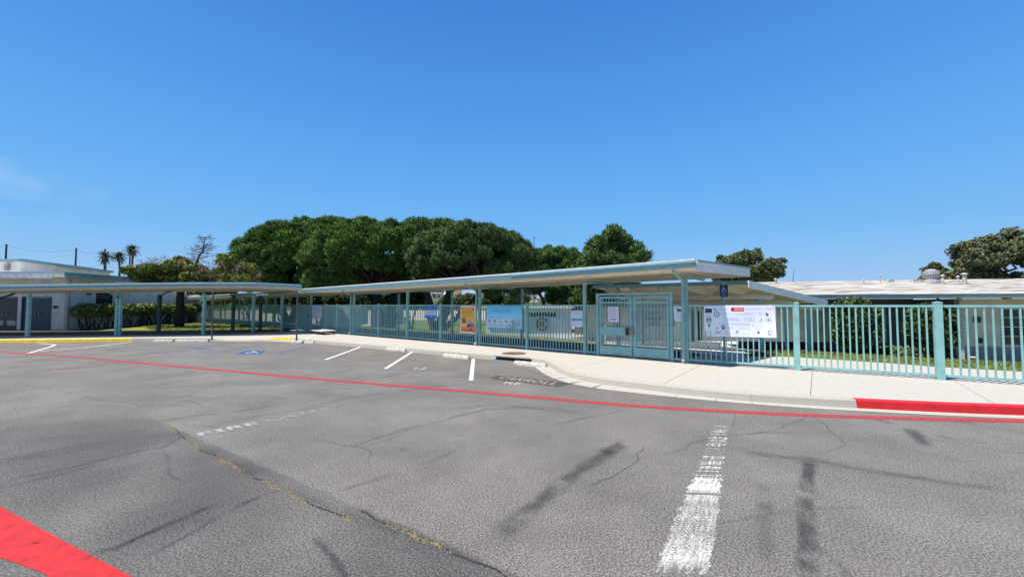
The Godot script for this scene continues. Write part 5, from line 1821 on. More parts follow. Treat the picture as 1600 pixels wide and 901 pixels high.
		part("wall", st, [M.pale_wall, M.beige_wall, M.cream][i % 3], r)
		st = mb()
		var q0 := Vector3(x - 3.1, y + 2.7, z)
		for s in [-1, 1]: quad(st, q0 + Vector3(0, 0, 3.0 * s), q0 + Vector3(6.2, 0, 3.0 * s), q0 + Vector3(6.2, 1.6, 0), q0 + Vector3(0, 1.6, 0), Vector3(0, 1, s))
		part("roof", st, [M.iron, M.grey_wall, M.roof_deck][i % 3], r)
		st = mb()
		for s in [-1.5, 1.3]: box(st, Vector3(x + s, y + 1.0, z + 2.51), Vector3(1.1, 1.2, 0.04))
		part("windows", st, M.window_dark, r)

# smaller clumps breaking out of the outline of larger ones
func lumps(blobs: Array, n: int, k: float, seed_: int) -> Array:
	var rng := RandomNumberGenerator.new()
	rng.seed = seed_
	var out := []
	for b in blobs:
		var r: Vector3 = b[1]
		out.append([b[0], r * 0.8])
		for i in n:
			var v := Vector3(rng.randfn(), rng.randfn() * 0.8 + 0.2, rng.randfn()).normalized()
			out.append([b[0] + v * r * rng.randf_range(0.85, 1.2), r * k * rng.randf_range(0.6, 1.2)])
	return out

# ---------------------------------------------------------------- trees
func pine(label: String, base: Vector3, c: Vector3, r: Vector3, forks: Array, seed_: int, count: int, tints: Array, extra: Array, n_clumps: int) -> void:
	var t := thing("pine_tree", label, "tree", base, "old pines in the school yard")
	var rng := RandomNumberGenerator.new()
	rng.seed = seed_
	var blobs := dome(c, r, minf(r.x, r.y) * 0.185, int(n_clumps * 1.7), seed_, -0.45)
	blobs.append_array(extra)
	var st := mb()
	var heart := Vector3(base.x * 0.6 + c.x * 0.4, lerpf(base.y, c.y, 0.55), base.z * 0.6 + c.z * 0.4)
	for f in forks: limb(st, base + Vector3(f[0], -0.1, 0), f[1], f[2], f[2] * 0.6, 0.15, seed_ + int(f[2] * 100))
	part("trunk", st, M.bark, t)
	st = mb()
	var k := 0
	for b in blobs:
		var from: Vector3 = forks[k % forks.size()][1]
		var to: Vector3 = b[0]
		if k % 2 == 1:
			k += 1
			continue
		limb(st, from + Vector3(rng.randfn(), rng.randfn(), rng.randfn()) * 0.15, to - Vector3(0, b[1].y * 0.4, 0), 0.16, 0.035, 0.35, seed_ + k, 6)
		k += 1
	part("limbs", st, M.bark, t)
	crown("crown", t, T.pine_tuft, M.leaf, blobs, count, seed_ + 7, tints, 0.55, -0.5, 0.4)

func build_trees() -> void:
	org = Vector3.ZERO
	T.pine_tuft = tuft(14, 0.4, 0.05, 1.0, 3, 0.55)
	T.broad_tuft = tuft(13, 0.34, 0.13, 1.5, 4, 0.5)
	T.small_tuft = tuft(12, 0.2, 0.07, 1.5, 5, 0.5)
	T.cypress_tuft = tuft(14, 0.55, 0.09, 0.8, 6, 0.5)
	T.twig_tuft = tuft(9, 0.42, 0.018, 1.2, 7, 0.5)
	T.blade_tuft = tuft(8, 0.11, 0.009, 0.7, 8, 0.4)
	var deep_green := [Color(0.07, 0.15, 0.03), Color(0.09, 0.175, 0.034), Color(0.052, 0.115, 0.028), Color(0.12, 0.19, 0.045)]
	var grey_green := [Color(0.085, 0.145, 0.045), Color(0.105, 0.165, 0.058), Color(0.062, 0.112, 0.038)]
	var b := Vector3(-22.452, 0.025, -40)
	pine("leftmost old pine, its round crown rising over the left walkway roof", b, Vector3(-22.137, 5.81, -40), Vector3(5.9, 4.5, 5.0), [[-0.2, Vector3(-23.593, 3.457, -39.5), 0.4], [0.3, Vector3(-21.578, 3.629, -40.5), 0.35]], 21, 13000, deep_green, [[Vector3(-18.998, 9.013, -39), Vector3(1.5, 1.0, 1.5)], [Vector3(-20.923, 9.591, -40), Vector3(1.4, 0.9, 1.4)], [Vector3(-17.565, 7.712, -38), Vector3(1.5, 1.2, 1.4)], [Vector3(-26.18, 5.33, -39), Vector3(1.0, 0.9, 1.2)], [Vector3(-26.437, 6.85, -40), Vector3(1.2, 0.9, 1.2)], [Vector3(-24.59, 5.363, -38), Vector3(1.7, 1.2, 1.6)], [Vector3(-17.155, 3.892, -36), Vector3(1.7, 1.2, 1.6)], [Vector3(-15.135, 4.766, -36), Vector3(1.6, 1.2, 1.6)], [Vector3(-23.326, 4.008, -38), Vector3(1.5, 1.0, 1.6)]], 110)
	b = Vector3(-11.439, -0.283, -36)
	pine("broad middle pine with two leaning trunks behind the fence, the widest crown", b, Vector3(-12.922, 6.227, -38), Vector3(7.6, 3.8, 6.0), [[-0.35, Vector3(-12.785, 3.213, -36.5), 0.36], [0.35, Vector3(-10.989, 3.232, -37), 0.5]], 22, 17000, deep_green, [[Vector3(-8.713, 8.764, -37), Vector3(1.8, 1.0, 1.8)], [Vector3(-6.609, 8.643, -37), Vector3(1.8, 1.0, 1.8)], [Vector3(-4.966, 7.988, -36), Vector3(1.6, 1.0, 1.6)], [Vector3(-17.282, 9.077, -38), Vector3(1.8, 1.0, 1.8)], [Vector3(-7.577, 7.478, -36.5), Vector3(1.6, 1.0, 1.6)], [Vector3(-16.151, 4.669, -37), Vector3(1.8, 1.1, 1.7)], [Vector3(-14.649, 3.542, -36), Vector3(1.5, 0.9, 1.5)], [Vector3(-8.967, 4.394, -36.5), Vector3(1.6, 1.1, 1.5)]], 130)
	b = Vector3(-6.334, -0.347, -33)
	pine("greyer pine with a thick forked trunk behind the blue sign", b, Vector3(-3.578, 5.65, -34), Vector3(5.4, 3.1, 4.6), [[-0.1, Vector3(-7.245, 3.184, -33), 0.36], [0.2, Vector3(-5.191, 3.097, -33.5), 0.46], [0.6, Vector3(-2.557, 3.077, -33), 0.24]], 23, 14000, grey_green, [[Vector3(-1.379, 7.2, -34), Vector3(1.4, 0.9, 1.4)], [Vector3(0.275, 6.424, -34), Vector3(1.4, 0.9, 1.4)], [Vector3(1.211, 5.54, -34), Vector3(1.0, 1.2, 1.2)], [Vector3(-6.931, 4.289, -33.5), Vector3(1.3, 1.1, 1.3)], [Vector3(0, 4.877, -34), Vector3(1.8, 1.7, 1.6)], [Vector3(-1.599, 3.717, -33), Vector3(1.7, 1.1, 1.5)], [Vector3(0.824, 3.501, -34), Vector3(1.1, 1.6, 1.2)], [Vector3(-0.541, 2.934, -33.5), Vector3(1.6, 1.1, 1.4)]], 100)
	b = Vector3(5.935, -1.25, -46)
	pine("lower pine between the flagpole and the dark cypress", b, Vector3(5.06, 5.963, -46), Vector3(4.2, 2.7, 3.8), [[0.0, Vector3(2.969, 3.358, -46), 0.3], [0.3, Vector3(5.345, 3.358, -46), 0.3]], 24, 7000, [Color(0.085, 0.17, 0.045), Color(0.11, 0.2, 0.05), Color(0.07, 0.14, 0.04)], [], 60)

	# the dark cypress, upswept, its branches leaning right
	b = Vector3(8.185, -1.25, -35)
	var t := thing("cypress_tree", "dark upswept cypress with clumps leaning right, highest over the walkway roof", "tree", b)
	var st := mb()
	limb(st, b, Vector3(9.079, 6.96, -35), 0.4, 0.08, 0.2, 5)
	part("trunk", st, M.bark, t)
	var blobs := []
	for q in [[955, 372, 0.8], [975, 378, 1.0], [938, 384, 1.0], [960, 395, 1.3], [988, 392, 0.9], [992, 404, 0.9], [930, 402, 1.2], [955, 415, 1.5], [985, 415, 1.0], [918, 420, 1.0], [930, 436, 1.5], [965, 436, 1.5], [992, 428, 0.8], [905, 440, 1.0], [910, 460, 1.5], [945, 458, 1.6], [978, 456, 1.4], [890, 452, 1.1], [875, 466, 1.2], [895, 474, 1.3], [925, 478, 1.4], [870, 452, 0.8]]:
		var p := Vector3((q[0] - 800.0) / 620.0 * 35.0, 1.8 + (476.0 - q[1]) / 620.0 * 35.0, -35.0 + fmod(q[0] * 7.3, 2.2) - 1.1)
		blobs.append([p, Vector3(q[2] * 0.9, q[2] * 0.72, q[2] * 0.9)])
	blobs = lumps(blobs, 3, 0.5, 24)
	crown("crown", t, T.cypress_tuft, M.leaf, blobs, 7500, 61, [Color(0.055, 0.105, 0.036), Color(0.075, 0.14, 0.045), Color(0.11, 0.18, 0.055)], 0.9, -0.5, 0.4)

	# the old tree on the lawn: yellowing crown, thick trunk, dead leader
	b = Vector3(-24.189, 0.15, -28.934)
	t = thing("old_tree", "old tree on the left lawn with thin yellowing crown and dead bare top", "tree", b)
	st = mb()
	limb(st, b + Vector3(0, -0.05, 0), Vector3(-23.917, 3.046, -28.6), 0.29, 0.24, 0.06, 9)
	for q in [Vector3(-26.025, 3.88, -28), Vector3(-25.569, 4.519, -29), Vector3(-22.646, 4.334, -28), Vector3(-20.891, 4.002, -28.4), Vector3(-20.384, 3.673, -29), Vector3(-22.845, 4.968, -28.8), Vector3(-23.122, 3.544, -27)]:
		limb(st, Vector3(-23.913, 2.907, -28.6), q, 0.2, 0.05, 0.25, int(q.x * 10))
	part("trunk", st, M.bark, t)
	blobs = []
	for q in [[222, 432, 0.9], [245, 425, 0.9], [262, 414, 0.8], [275, 430, 1.1], [300, 424, 0.9], [330, 425, 0.9], [352, 418, 0.9], [362, 434, 1.0], [340, 436, 0.9], [240, 438, 0.8], [310, 438, 0.8], [285, 440, 0.9], [350, 408, 0.6], [265, 424, 0.8], [375, 438, 0.8]]:
		blobs.append([Vector3((q[0] - 800.0) / 620.0 * 28.8, 1.8 + (476.0 - q[1]) / 620.0 * 28.8, -28.8 + fmod(q[0] * 3.7, 2.8) - 1.4), Vector3(q[2], q[2] * 0.62, q[2])])
	blobs = lumps(blobs, 4, 0.45, 23)
	crown("crown", t, T.small_tuft, M.leaf, blobs, 7500, 62, [Color(0.2, 0.24, 0.04), Color(0.11, 0.17, 0.04), Color(0.09, 0.14, 0.045), Color(0.27, 0.28, 0.055)], 0.4, -0.6, 0.6)
	crown("dry_twigs", t, T.twig_tuft, mat(lin(0.2, 0.15, 0.12), 0.9), [[Vector3(-26.531, 3.818, -28.4), Vector3(1.2, 0.9, 1.0)], [Vector3(-23.618, 4.555, -28.4), Vector3(1.2, 0.7, 1.0)], [Vector3(-22.51, 4.37, -28.4), Vector3(1.0, 0.9, 1.0)], [Vector3(-25.729, 4.463, -28.4), Vector3(1.2, 0.6, 1.0)], [Vector3(-21.046, 3.88, -28), Vector3(1.2, 0.9, 1.0)], [Vector3(-19.288, 4.14, -28.4), Vector3(0.8, 0.9, 1.0)]], 170, 63, [Color(1, 1, 1)], 0.5, -0.6, 0.8)
	st = mb()
	limb(st, Vector3(-23.025, 4.781, -28.8), Vector3(-22.343, 6.797, -28.8), 0.08, 0.02, 0.06, 71, 8)
	var rng := RandomNumberGenerator.new()
	rng.seed = 72
	for i in 46:
		var k := rng.randf_range(0.08, 1.0)
		var p: Vector3 = Vector3(-23.025, 4.781, -28.8).lerp(Vector3(-22.343, 6.797, -28.8), k)
		var side := 1.0 if i % 2 == 0 else -1.0
		var l := rng.randf_range(0.4, 1.5) * (1.15 - k * 0.8)
		var q := p + Vector3(side * l, rng.randf_range(-0.05, 0.35) * l, rng.randf_range(-0.6, 0.6) * l)
		limb(st, p, q, 0.022, 0.008, 0.07, 100 + i, 5)
		for j in 3:
			var s := p.lerp(q, rng.randf_range(0.35, 0.95))
			limb(st, s, s + Vector3(side * 0.16, rng.randf_range(-0.2, 0.28), rng.randf_range(-0.2, 0.2)), 0.011, 0.005, 0.02, 300 + i * 3 + j, 3)
	part("dead_top", st, M.dead, t)

	# trees beyond the roofs on the right
	b = Vector3(34.8, -1.25, -58)
	t = thing("gum_tree", "loose round gum tree beyond the sloping walkway roof", "tree", b, "trees beyond the classroom roof")
	blobs = []
	for q in [[1140, 408, 1.3], [1158, 404, 1.4], [1180, 402, 1.3], [1196, 415, 1.3], [1212, 428, 1.2], [1188, 430, 1.6], [1165, 428, 1.7], [1145, 426, 1.5], [1132, 440, 1.3], [1208, 440, 1.3], [1175, 444, 1.6], [1150, 444, 1.5]]:
		blobs.append([Vector3((q[0] - 800.0) / 620.0 * 58.0, 1.8 + (476.0 - q[1]) / 620.0 * 58.0, -58.0 + fmod(q[0] * 3.1, 4.0) - 2.0), Vector3(q[2], q[2] * 0.8, q[2])])
	blobs = lumps(blobs, 4, 0.42, 21)
	st = mb()
	limb(st, b, Vector3(34.854, 5.17, -58), 0.35, 0.2, 0.2, 5)
	for i in 12: limb(st, Vector3(34.84, 4.607, -58), blobs[i][0], 0.14, 0.03, 0.3, 400 + i)
	part("trunk", st, M.bark_pale, t)
	crown("crown", t, T.broad_tuft, M.leaf, blobs, 4200, 64, [Color(0.1, 0.135, 0.055), Color(0.13, 0.165, 0.072), Color(0.08, 0.105, 0.045)], 0.2, -0.8, 0.7)
	b = Vector3(49.032, -1.25, -40)
	t = thing("gum_tree", "large spreading gum tree behind the roof vents, on the right", "tree", b, "trees beyond the classroom roof")
	blobs = []
	for q in [[1490, 425, 1.1], [1505, 410, 1.2], [1520, 395, 1.2], [1540, 385, 1.3], [1560, 378, 1.3], [1585, 382, 1.3], [1610, 376, 1.5], [1640, 384, 1.8], [1530, 415, 1.5], [1552, 405, 1.6], [1548, 428, 1.4], [1515, 432, 1.3], [1580, 402, 1.5], [1605, 402, 1.5], [1635, 410, 1.7], [1565, 440, 1.2], [1535, 444, 1.3], [1620, 424, 1.0], [1660, 425, 1.8], [1495, 438, 1.0]]:
		blobs.append([Vector3((q[0] - 800.0) / 620.0 * 40.0, 1.8 + (476.0 - q[1]) / 620.0 * 40.0, -40.0 + fmod(q[0] * 3.1, 3.6) - 1.8), Vector3(q[2], q[2] * 0.62, q[2])])
	var big := blobs.size()
	blobs = lumps(blobs, 4, 0.42, 22)
	st = mb()
	limb(st, b, Vector3(49.91, 4.642, -40), 0.45, 0.26, 0.2, 5)
	for i in big: limb(st, Vector3(49.89, 4.254, -40), blobs[i][0], 0.16, 0.03, 0.3, 500 + i)
	part("trunk", st, M.bark_pale, t)
	crown("crown", t, T.broad_tuft, M.leaf, blobs, 6500, 65, [Color(0.125, 0.155, 0.075), Color(0.155, 0.18, 0.095), Color(0.095, 0.12, 0.056), Color(0.16, 0.155, 0.085)], 0.35, -0.7, 0.6)
	b = Vector3(49.116, -1.25, -46)
	t = thing("small_tree", "small tree top just behind the turbine vent", "tree", b, "trees beyond the classroom roof")
	st = mb()
	limb(st, b, Vector3(49.354, 4.771, -46), 0.2, 0.08, 0.1, 5)
	part("trunk", st, M.bark_pale, t)
	crown("crown", t, T.broad_tuft, M.leaf, [[Vector3(49.522, 5.218, -46), Vector3(1.0, 0.75, 1.0)], [Vector3(48.901, 4.622, -46), Vector3(0.9, 0.8, 0.9)], [Vector3(50.158, 4.473, -46), Vector3(0.9, 0.8, 0.9)]], 500, 66, [Color(0.07, 0.09, 0.045)], 0.3, -0.7, 0.5)

	# climbers on the classroom porch
	var leafy := [Color(0.06, 0.1, 0.03), Color(0.1, 0.15, 0.05), Color(0.16, 0.2, 0.09), Color(0.05, 0.08, 0.03)]
	var j := 0
	for q in [[Vector3(15.88, -0.513, -18.3), Vector3(15.836, 0.947, -18.3), Vector3(0.9, 1.1, 0.45), "wide leafy climber against the dark classroom porch, left of the white post"], [Vector3(18.594, -0.608, -17.6), Vector3(18.564, 0.839, -17.6), Vector3(0.85, 1.05, 0.4), "leafy climber right beside the white porch post"]]:
		t = thing("climbing_shrub", q[3], "shrub", q[0], "climbers on the classroom porch")
		st = mb()
		for k in 6: limb(st, q[0] + Vector3(k * 0.14 - 0.35, 0, 0), q[1] + Vector3((k - 2.5) * 0.3, 0.5, 0), 0.035, 0.015, 0.1, 600 + k)
		part("stems", st, M.bark, t)
		crown("foliage", t, T.small_tuft, M.leaf, dome(q[1], q[2], 0.42, 26, 90 + j, -1.0, 0.95), 2600, 91 + j, leafy, 0.1, -0.9, 0.4)
		j += 1

	# the clipped hedge along the hall
	var h0 := Vector3(-27.9, 0.15, -25.7)
	t = thing("hedge", "clipped hedge on bare stems along the wall of the hall", "hedge", h0)
	blobs = []
	st = mb()
	var h1 := Vector3(-30.0, 0.15, -37.5)
	for i in 34:
		var p := h0.lerp(h1, i / 33.0) + Vector3(rng.randfn() * 0.08, 0, 0)
		blobs.append([p + Vector3(0, 1.22 + rng.randfn() * 0.03, 0), Vector3(0.5, 0.34, 0.38)])
		for k in 3: limb(st, p + Vector3(rng.randfn() * 0.05, 0, rng.randfn() * 0.05), p + Vector3(rng.randfn() * 0.22, 1.1, rng.randfn() * 0.2), 0.03, 0.015, 0.05, 700 + i * 3 + k, 5)
	part("stems", st, M.bark, t)
	crown("foliage", t, T.small_tuft, M.leaf, blobs, 5200, 67, [Color(0.2, 0.25, 0.08), Color(0.14, 0.19, 0.06), Color(0.27, 0.31, 0.12)], 0.9, -0.8, 0.3)

	# bushes seen under the walkway roof
	j = 0
	for q in [[Vector3(-11.355, -0.835, -44), Vector3(-11.353, 2.509, -44), Vector3(2.4, 1.4, 1.8), "pale green bush between the pine trunks"], [Vector3(-7.258, -1.25, -60), Vector3(-7.544, 2.187, -60), Vector3(3.4, 1.3, 2.0), "rounded bush under the slanting pine limb"], [Vector3(-19.355, -0.824, -50), Vector3(-19.351, 2.606, -50), Vector3(3.4, 1.6, 2.0), "dark bush behind the left portable classroom"], [Vector3(-23.226, -0.482, -48), Vector3(-23.222, 2.573, -48), Vector3(4.0, 1.8, 2.0), "dark bush behind the single gate"], [Vector3(-36, -0.767, -62), Vector3(-36.403, 3.199, -62), Vector3(5.0, 2.6, 2.5), "dark bush seen between the right posts of the left walkway"], [Vector3(-44.177, -0.609, -66), Vector3(-44.702, 2.863, -66), Vector3(4.5, 2.2, 2.5), "dark bush seen over the far fence, middle of three"], [Vector3(-53.629, -0.384, -70), Vector3(-53.951, 2.702, -70), Vector3(5.0, 2.0, 2.5), "dark bush beside the far end of the wing wall"], [Vector3(-0.903, -1.25, -56), Vector3(-0.903, 2.522, -56), Vector3(3.6, 2.2, 2.0), "dark bush behind the teal banner"]]:
		t = thing("bush", q[3], "bush", q[0], "bushes in the school yard")
		st = mb()
		for k in 5: limb(st, q[0] + Vector3(k * 0.2 - 0.4, 0, 0), q[1] + Vector3((k - 2) * 0.5, 0, 0), 0.08, 0.03, 0.15, 800 + k)
		part("stems", st, M.bark, t)
		crown("foliage", t, T.broad_tuft, M.leaf, dome(q[1], q[2], 0.8, 18, 120 + j, -0.8), 1300, 121 + j, [Color(0.13, 0.16, 0.06), Color(0.1, 0.13, 0.05)] if j < 2 else [Color(0.04, 0.07, 0.025), Color(0.06, 0.09, 0.03)], 0.3, -0.8, 0.4)
		j += 1
	# low plants at the porch
	t = thing("flower_bed_plants", "low green plants along the foot of the classroom porch", "plants", Vector3(17.647, -0.61, -18.35))
	blobs = []
	for px in 9:
		var p: Vector3 = Vector3(18.055, -0.723, -19.69).lerp(Vector3(16.851, -0.436, -16.43), px / 8.0)
		blobs.append([p + Vector3(0, 0.16, -0.2), Vector3(0.26, 0.2, 0.22)])
	crown("foliage", t, T.small_tuft, M.leaf, blobs, 420, 68, leafy, 0.6, -0.2, 0.6)

	# three palms far behind the hall
	j = 0
	for q in [[161, 399, "leftmost of the three far palms, beside a net pole"], [172, 398, "middle of the three far palms, lower and overlapping its neighbour"], [182, 385, "tallest of the three far palms, on the right"]]:
		var top := Vector3((q[0] - 800.0) / 620.0 * 112.0, 1.8 + (476.0 - q[1]) / 620.0 * 112.0, -112.0 - j * 2.0)
		b = Vector3(top.x + 1.2 - 0.4 * j, 0.12, top.z)
		t = thing("palm_tree", q[2], "palm", b, "palms behind the hall")
		st = mb()
		limb(st, b, top, 0.34, 0.22, 0.12, 40 + j, 9)
		part("trunk", st, M.bark_pale, t)
		var live := mb()
		var dry := mb()
		rng.seed = 50 + j
		for k in 120:
			var a := rng.randf() * TAU
			var el := rng.randf_range(-1.25, 1.3)
			var d := Vector3(cos(a) * cos(el), sin(el), sin(a) * cos(el))
			var l := rng.randf_range(1.4, 2.4)
			var use := live if el > -0.45 else dry
			var p0 := top
			for s in 4:
				var p1 := top + d * l * (s + 1) / 4.0 + Vector3.DOWN * 0.55 * pow((s + 1) / 4.0, 2.0)
				var side := d.cross(Vector3.UP).normalized() * 0.22 * (1.0 - s * 0.2)
				tri(use, p0 - side, p0 + side, p1, Vector3.UP)
				tri(use, p0, p1 + side * 1.5 + Vector3.DOWN * 0.12, p1, Vector3.UP)
				tri(use, p0, p1 - side * 1.5 + Vector3.DOWN * 0.12, p1, Vector3.UP)
				p0 = p1
		part("fronds", live, mat(lin(0.085, 0.1, 0.045), 0.6), t)
		part("dry_fronds", dry, mat(lin(0.13, 0.1, 0.065), 0.8), t)
		j += 1

	# grass one cannot count
	org = Vector3.ZERO
	grass("garden_grass", [Vector3(7.442, 0.15, -12.72), Vector3(8.865, 0.15, -12.57), Vector3(10.716, 0.15, -11.15), Vector3(12.586, 0.15, -9.83), Vector3(13.332, 0.15, -9.06)], [Vector3(8.639, 0.15, -13.47), Vector3(20.631, -1.25, -25.73), Vector3(22.035, -1.154, -22.91), Vector3(26.848, -1.25, -20.95), Vector3(28.962, -1.25, -19.66)], 7000, 81, [Color(0.14, 0.17, 0.045), Color(0.24, 0.22, 0.09), Color(0.1, 0.13, 0.035)], true)
	grass("lawn_grass", [Vector3(-23.285, 0.15, -25.686), Vector3(-21.664, 0.15, -25.432), Vector3(-19.117, 0.15, -25.308), Vector3(-16.27, 0.15, -25.308), Vector3(-14.058, 0.15, -26.343)], [Vector3(-29.504, 0.15, -31.31), Vector3(-30.893, 0.15, -34.923), Vector3(-32.266, 0.15, -39.481), Vector3(-25.106, 0.15, -34.687), Vector3(-19.659, 0.15, -30.566)], 5000, 82, [Color(0.12, 0.16, 0.04), Color(0.2, 0.19, 0.07)], false)

func grass(called: String, a: Array, b: Array, n: int, seed_: int, tints: Array, sloped: bool) -> void:
	var rng := RandomNumberGenerator.new()
	rng.seed = seed_
	var mm := MultiMesh.new()
	mm.transform_format = MultiMesh.TRANSFORM_3D
	mm.use_colors = true
	mm.mesh = T.blade_tuft
	mm.instance_count = n
	for i in n:
		var t := rng.randf() * (a.size() - 1)
		var k := int(t)
		var p: Vector3 = a[k].lerp(a[k + 1], t - k).lerp(b[k].lerp(b[k + 1], t - k), rng.randf())
		if sloped: p = on_yard(p)
		mm.set_instance_transform(i, Transform3D(Basis(Vector3.UP, rng.randf() * TAU).scaled(Vector3.ONE * rng.randf_range(0.6, 1.2)), p))
		var c: Color = tints[rng.randi() % tints.size()]
		var f := rng.randf_range(0.8, 1.25)
		mm.set_instance_color(i, Color(c.r * f, c.g * f, c.b * f))
	var o := MultiMeshInstance3D.new()
	o.name = numbered(called, self)
	o.multimesh = mm
	o.material_override = M.leaf
	add_child(o, true)
	tag(o, "", "", "", "stuff")

# ---------------------------------------------------------------- signs
# a sign hung on a fence: its printed sheet, a white back, and ties at the corners
func hang(called: String, label: String, category: String, q: Array, im: Image, sag: float, seed_: int, group := "") -> void:
	var at: Vector3 = (q[2] + q[3]) / 2
	var r := thing(called, label, category, at, group)
	var out: Vector3 = (q[1] - q[0]).cross(q[3] - q[0]).normalized()
	if out.dot(Vector3(0, 0, 1)) < 0: out = -out
	var st := mb()
	hung(st, q[0], q[1], q[2], q[3], out, sag, 12, 6, seed_)
	part("print", st, printed(im, 0.45), r)
	st = mb()
	var b := out * -0.008
	hung(st, q[0] + b, q[1] + b, q[2] + b, q[3] + b, out, sag, 12, 6, seed_)
	part("backing", st, M.white_old, r)
	for k in 4:
		st = mb()
		var p: Vector3 = q[k].lerp((q[0] + q[2]) / 2, 0.05)
		tube(st, [p + out * 0.012, p - out * 0.05], [0.008], 6)
		part("cable_tie", st, M.black, r)

func build_signs() -> void:
	# the sponsors' banner
	var im := canvas(480, 212, Color8(226, 231, 240))
	im.fill_rect(Rect2i(8, 20, 48, 30), Color8(16, 24, 52))
	letters(im, "CLUB", 14, 26, Color8(150, 160, 190), 1)
	print_lines(im, 14, 38, 36, 2, 5, Color8(120, 130, 160), 1)
	print_lines(im, 8, 58, 46, 4, 6, Color8(150, 158, 176), 2)
	disc(im, 32, 98, 20, Color8(72, 86, 100), 15)
	im.fill_rect(Rect2i(12, 91, 40, 13), Color8(112, 124, 138))
	line(im, Vector2(30, 128), Vector2(34, 150), 4, Color8(34, 40, 48))
	line(im, Vector2(42, 124), Vector2(35, 150), 5, Color8(34, 40, 48))
	line(im, Vector2(25, 126), Vector2(29, 140), 3, Color8(34, 40, 48))
	print_lines(im, 14, 160, 38, 1, 4, Color8(110, 120, 130), 3)
	print_lines(im, 14, 170, 40, 5, 5, Color8(168, 174, 184), 4)
	disc(im, 78, 26, 10, Color8(62, 138, 190), 5)
	print_lines(im, 96, 24, 84, 2, 5, Color8(110, 160, 196), 5)
	im.fill_rect(Rect2i(190, 14, 88, 26), Color8(214, 42, 46))
	im.fill_rect(Rect2i(192, 18, 20, 18), Color8(150, 26, 34))
	letters(im, "OZZIE", 214, 18, Color8(250, 240, 236), 2)
	print_lines(im, 284, 22, 130, 2, 5, Color8(96, 146, 206), 6)
	im.fill_rect(Rect2i(412, 22, 56, 3), Color8(200, 120, 72))
	im.fill_rect(Rect2i(430, 27, 30, 2), Color8(226, 170, 96))
	disc(im, 90, 60, 20, Color8(106, 112, 128), 14)
	disc(im, 90, 60, 13, Color8(236, 240, 246))
	im.fill_rect(Rect2i(84, 55, 12, 10), Color8(112, 120, 140))
	print_lines(im, 116, 48, 92, 3, 7, Color8(150, 170, 184), 7)
	im.fill_rect(Rect2i(216, 46, 2, 24), Color8(80, 140, 190))
	print_lines(im, 224, 52, 132, 3, 6, Color8(140, 160, 172), 8)
	disc(im, 384, 56, 10, Color8(214, 160, 168), 6)
	print_lines(im, 366, 76, 40, 1, 4, Color8(140, 146, 156), 9)
	for i in 22: im.fill_rect(Rect2i(418 + i / 6, 50 + i, 20 - absi(i - 11), 1), Color8(46, 96, 160))
	letters(im, "THANK", 132, 82, Color8(150, 186, 230), 4)
	letters(im, "YOU", 276, 82, Color8(150, 186, 230), 4)
	letters(im, "TO OUR DIRECT AND BUSINESS SPONSORS", 104, 124, Color8(86, 96, 120), 1)
	line(im, Vector2(386, 92), Vector2(396, 98), 4, Color8(40, 46, 54))
	print_lines(im, 368, 106, 42, 2, 5, Color8(120, 130, 140), 10)
	disc(im, 436, 98, 18, Color8(132, 142, 152), 15)
	disc(im, 436, 98, 6, Color8(60, 70, 84))
	disc(im, 134, 150, 15, Color8(44, 92, 166))
	im.fill_rect(Rect2i(124, 146, 20, 7), Color8(200, 214, 236))
	print_lines(im, 156, 148, 48, 2, 6, Color8(132, 142, 150), 11)
	disc(im, 90, 158, 9, Color8(200, 130, 110), 5)
	print_lines(im, 240, 146, 90, 3, 6, Color8(176, 184, 190), 12)
	print_lines(im, 350, 142, 50, 5, 6, Color8(170, 178, 186), 13)
	for i in 3: line(im, Vector2(84 + i * 14, 178), Vector2(78 + i * 14, 192), 5, Color8(28, 32, 40))
	for i in 4: print_lines(im, 130 + i * 66, 190, 54, 2, 5, Color8(150, 156, 160), 14 + i)
	disc(im, 156, 174, 4, Color8(70, 76, 84))
	disc(im, 228, 178, 8, Color8(74, 80, 86), 4)
	disc(im, 368, 180, 8, Color8(72, 80, 88))
	disc(im, 440, 182, 14, Color8(92, 100, 116), 9)
	im.fill_rect(Rect2i(444, 176, 14, 10), Color8(226, 231, 240))
	hang("sponsor_banner", "large white banner of sponsors' logos tied to the sunlit fence", "banner", [Vector3(5.368, 1.773, -11.093), Vector3(6.816, 1.792, -10.282), Vector3(6.828, 0.951, -10.275), Vector3(5.368, 0.928, -11.093)], im, 0.03, 5)

	# the yellow poster
	im = canvas(120, 212, Color8(246, 236, 228))
	for y in range(8, 204):
		var t := y / 204.0
		var c := Color8(226, 172, 56).lerp(Color8(240, 178, 40), t)
		if y > 160: c = Color8(240, 178, 40).lerp(Color8(216, 62, 58), (y - 160) / 40.0)
		if y < 30: c = Color8(214, 122, 54).lerp(Color8(226, 172, 56), y / 30.0)
		im.fill_rect(Rect2i(6, y, 108, 1), c)
	im.fill_rect(Rect2i(6, 8, 16, 20), Color8(204, 84, 52))
	im.fill_rect(Rect2i(96, 8, 18, 28), Color8(226, 96, 50))
	letters(im, "BOOK FAIR", 16, 14, Color8(250, 226, 150), 1)
	print_lines(im, 12, 40, 94, 2, 11, Color8(96, 78, 44), 21)
	print_lines(im, 12, 64, 90, 3, 9, Color8(168, 120, 44), 22)
	for y in 38: im.fill_rect(Rect2i(12 + y / 7, 96 + y, 28, 1), Color8(122, 38, 62))
	print_lines(im, 18, 104, 20, 3, 8, Color8(206, 140, 150), 23)
	disc(im, 76, 130, 22, Color8(174, 146, 186))
	disc(im, 92, 148, 18, Color8(146, 96, 150))
	disc(im, 66, 158, 17, Color8(86, 52, 136))
	disc(im, 74, 176, 16, Color8(70, 50, 62))
	disc(im, 72, 172, 9, Color8(196, 176, 196))
	disc(im, 100, 124, 12, Color8(214, 178, 66))
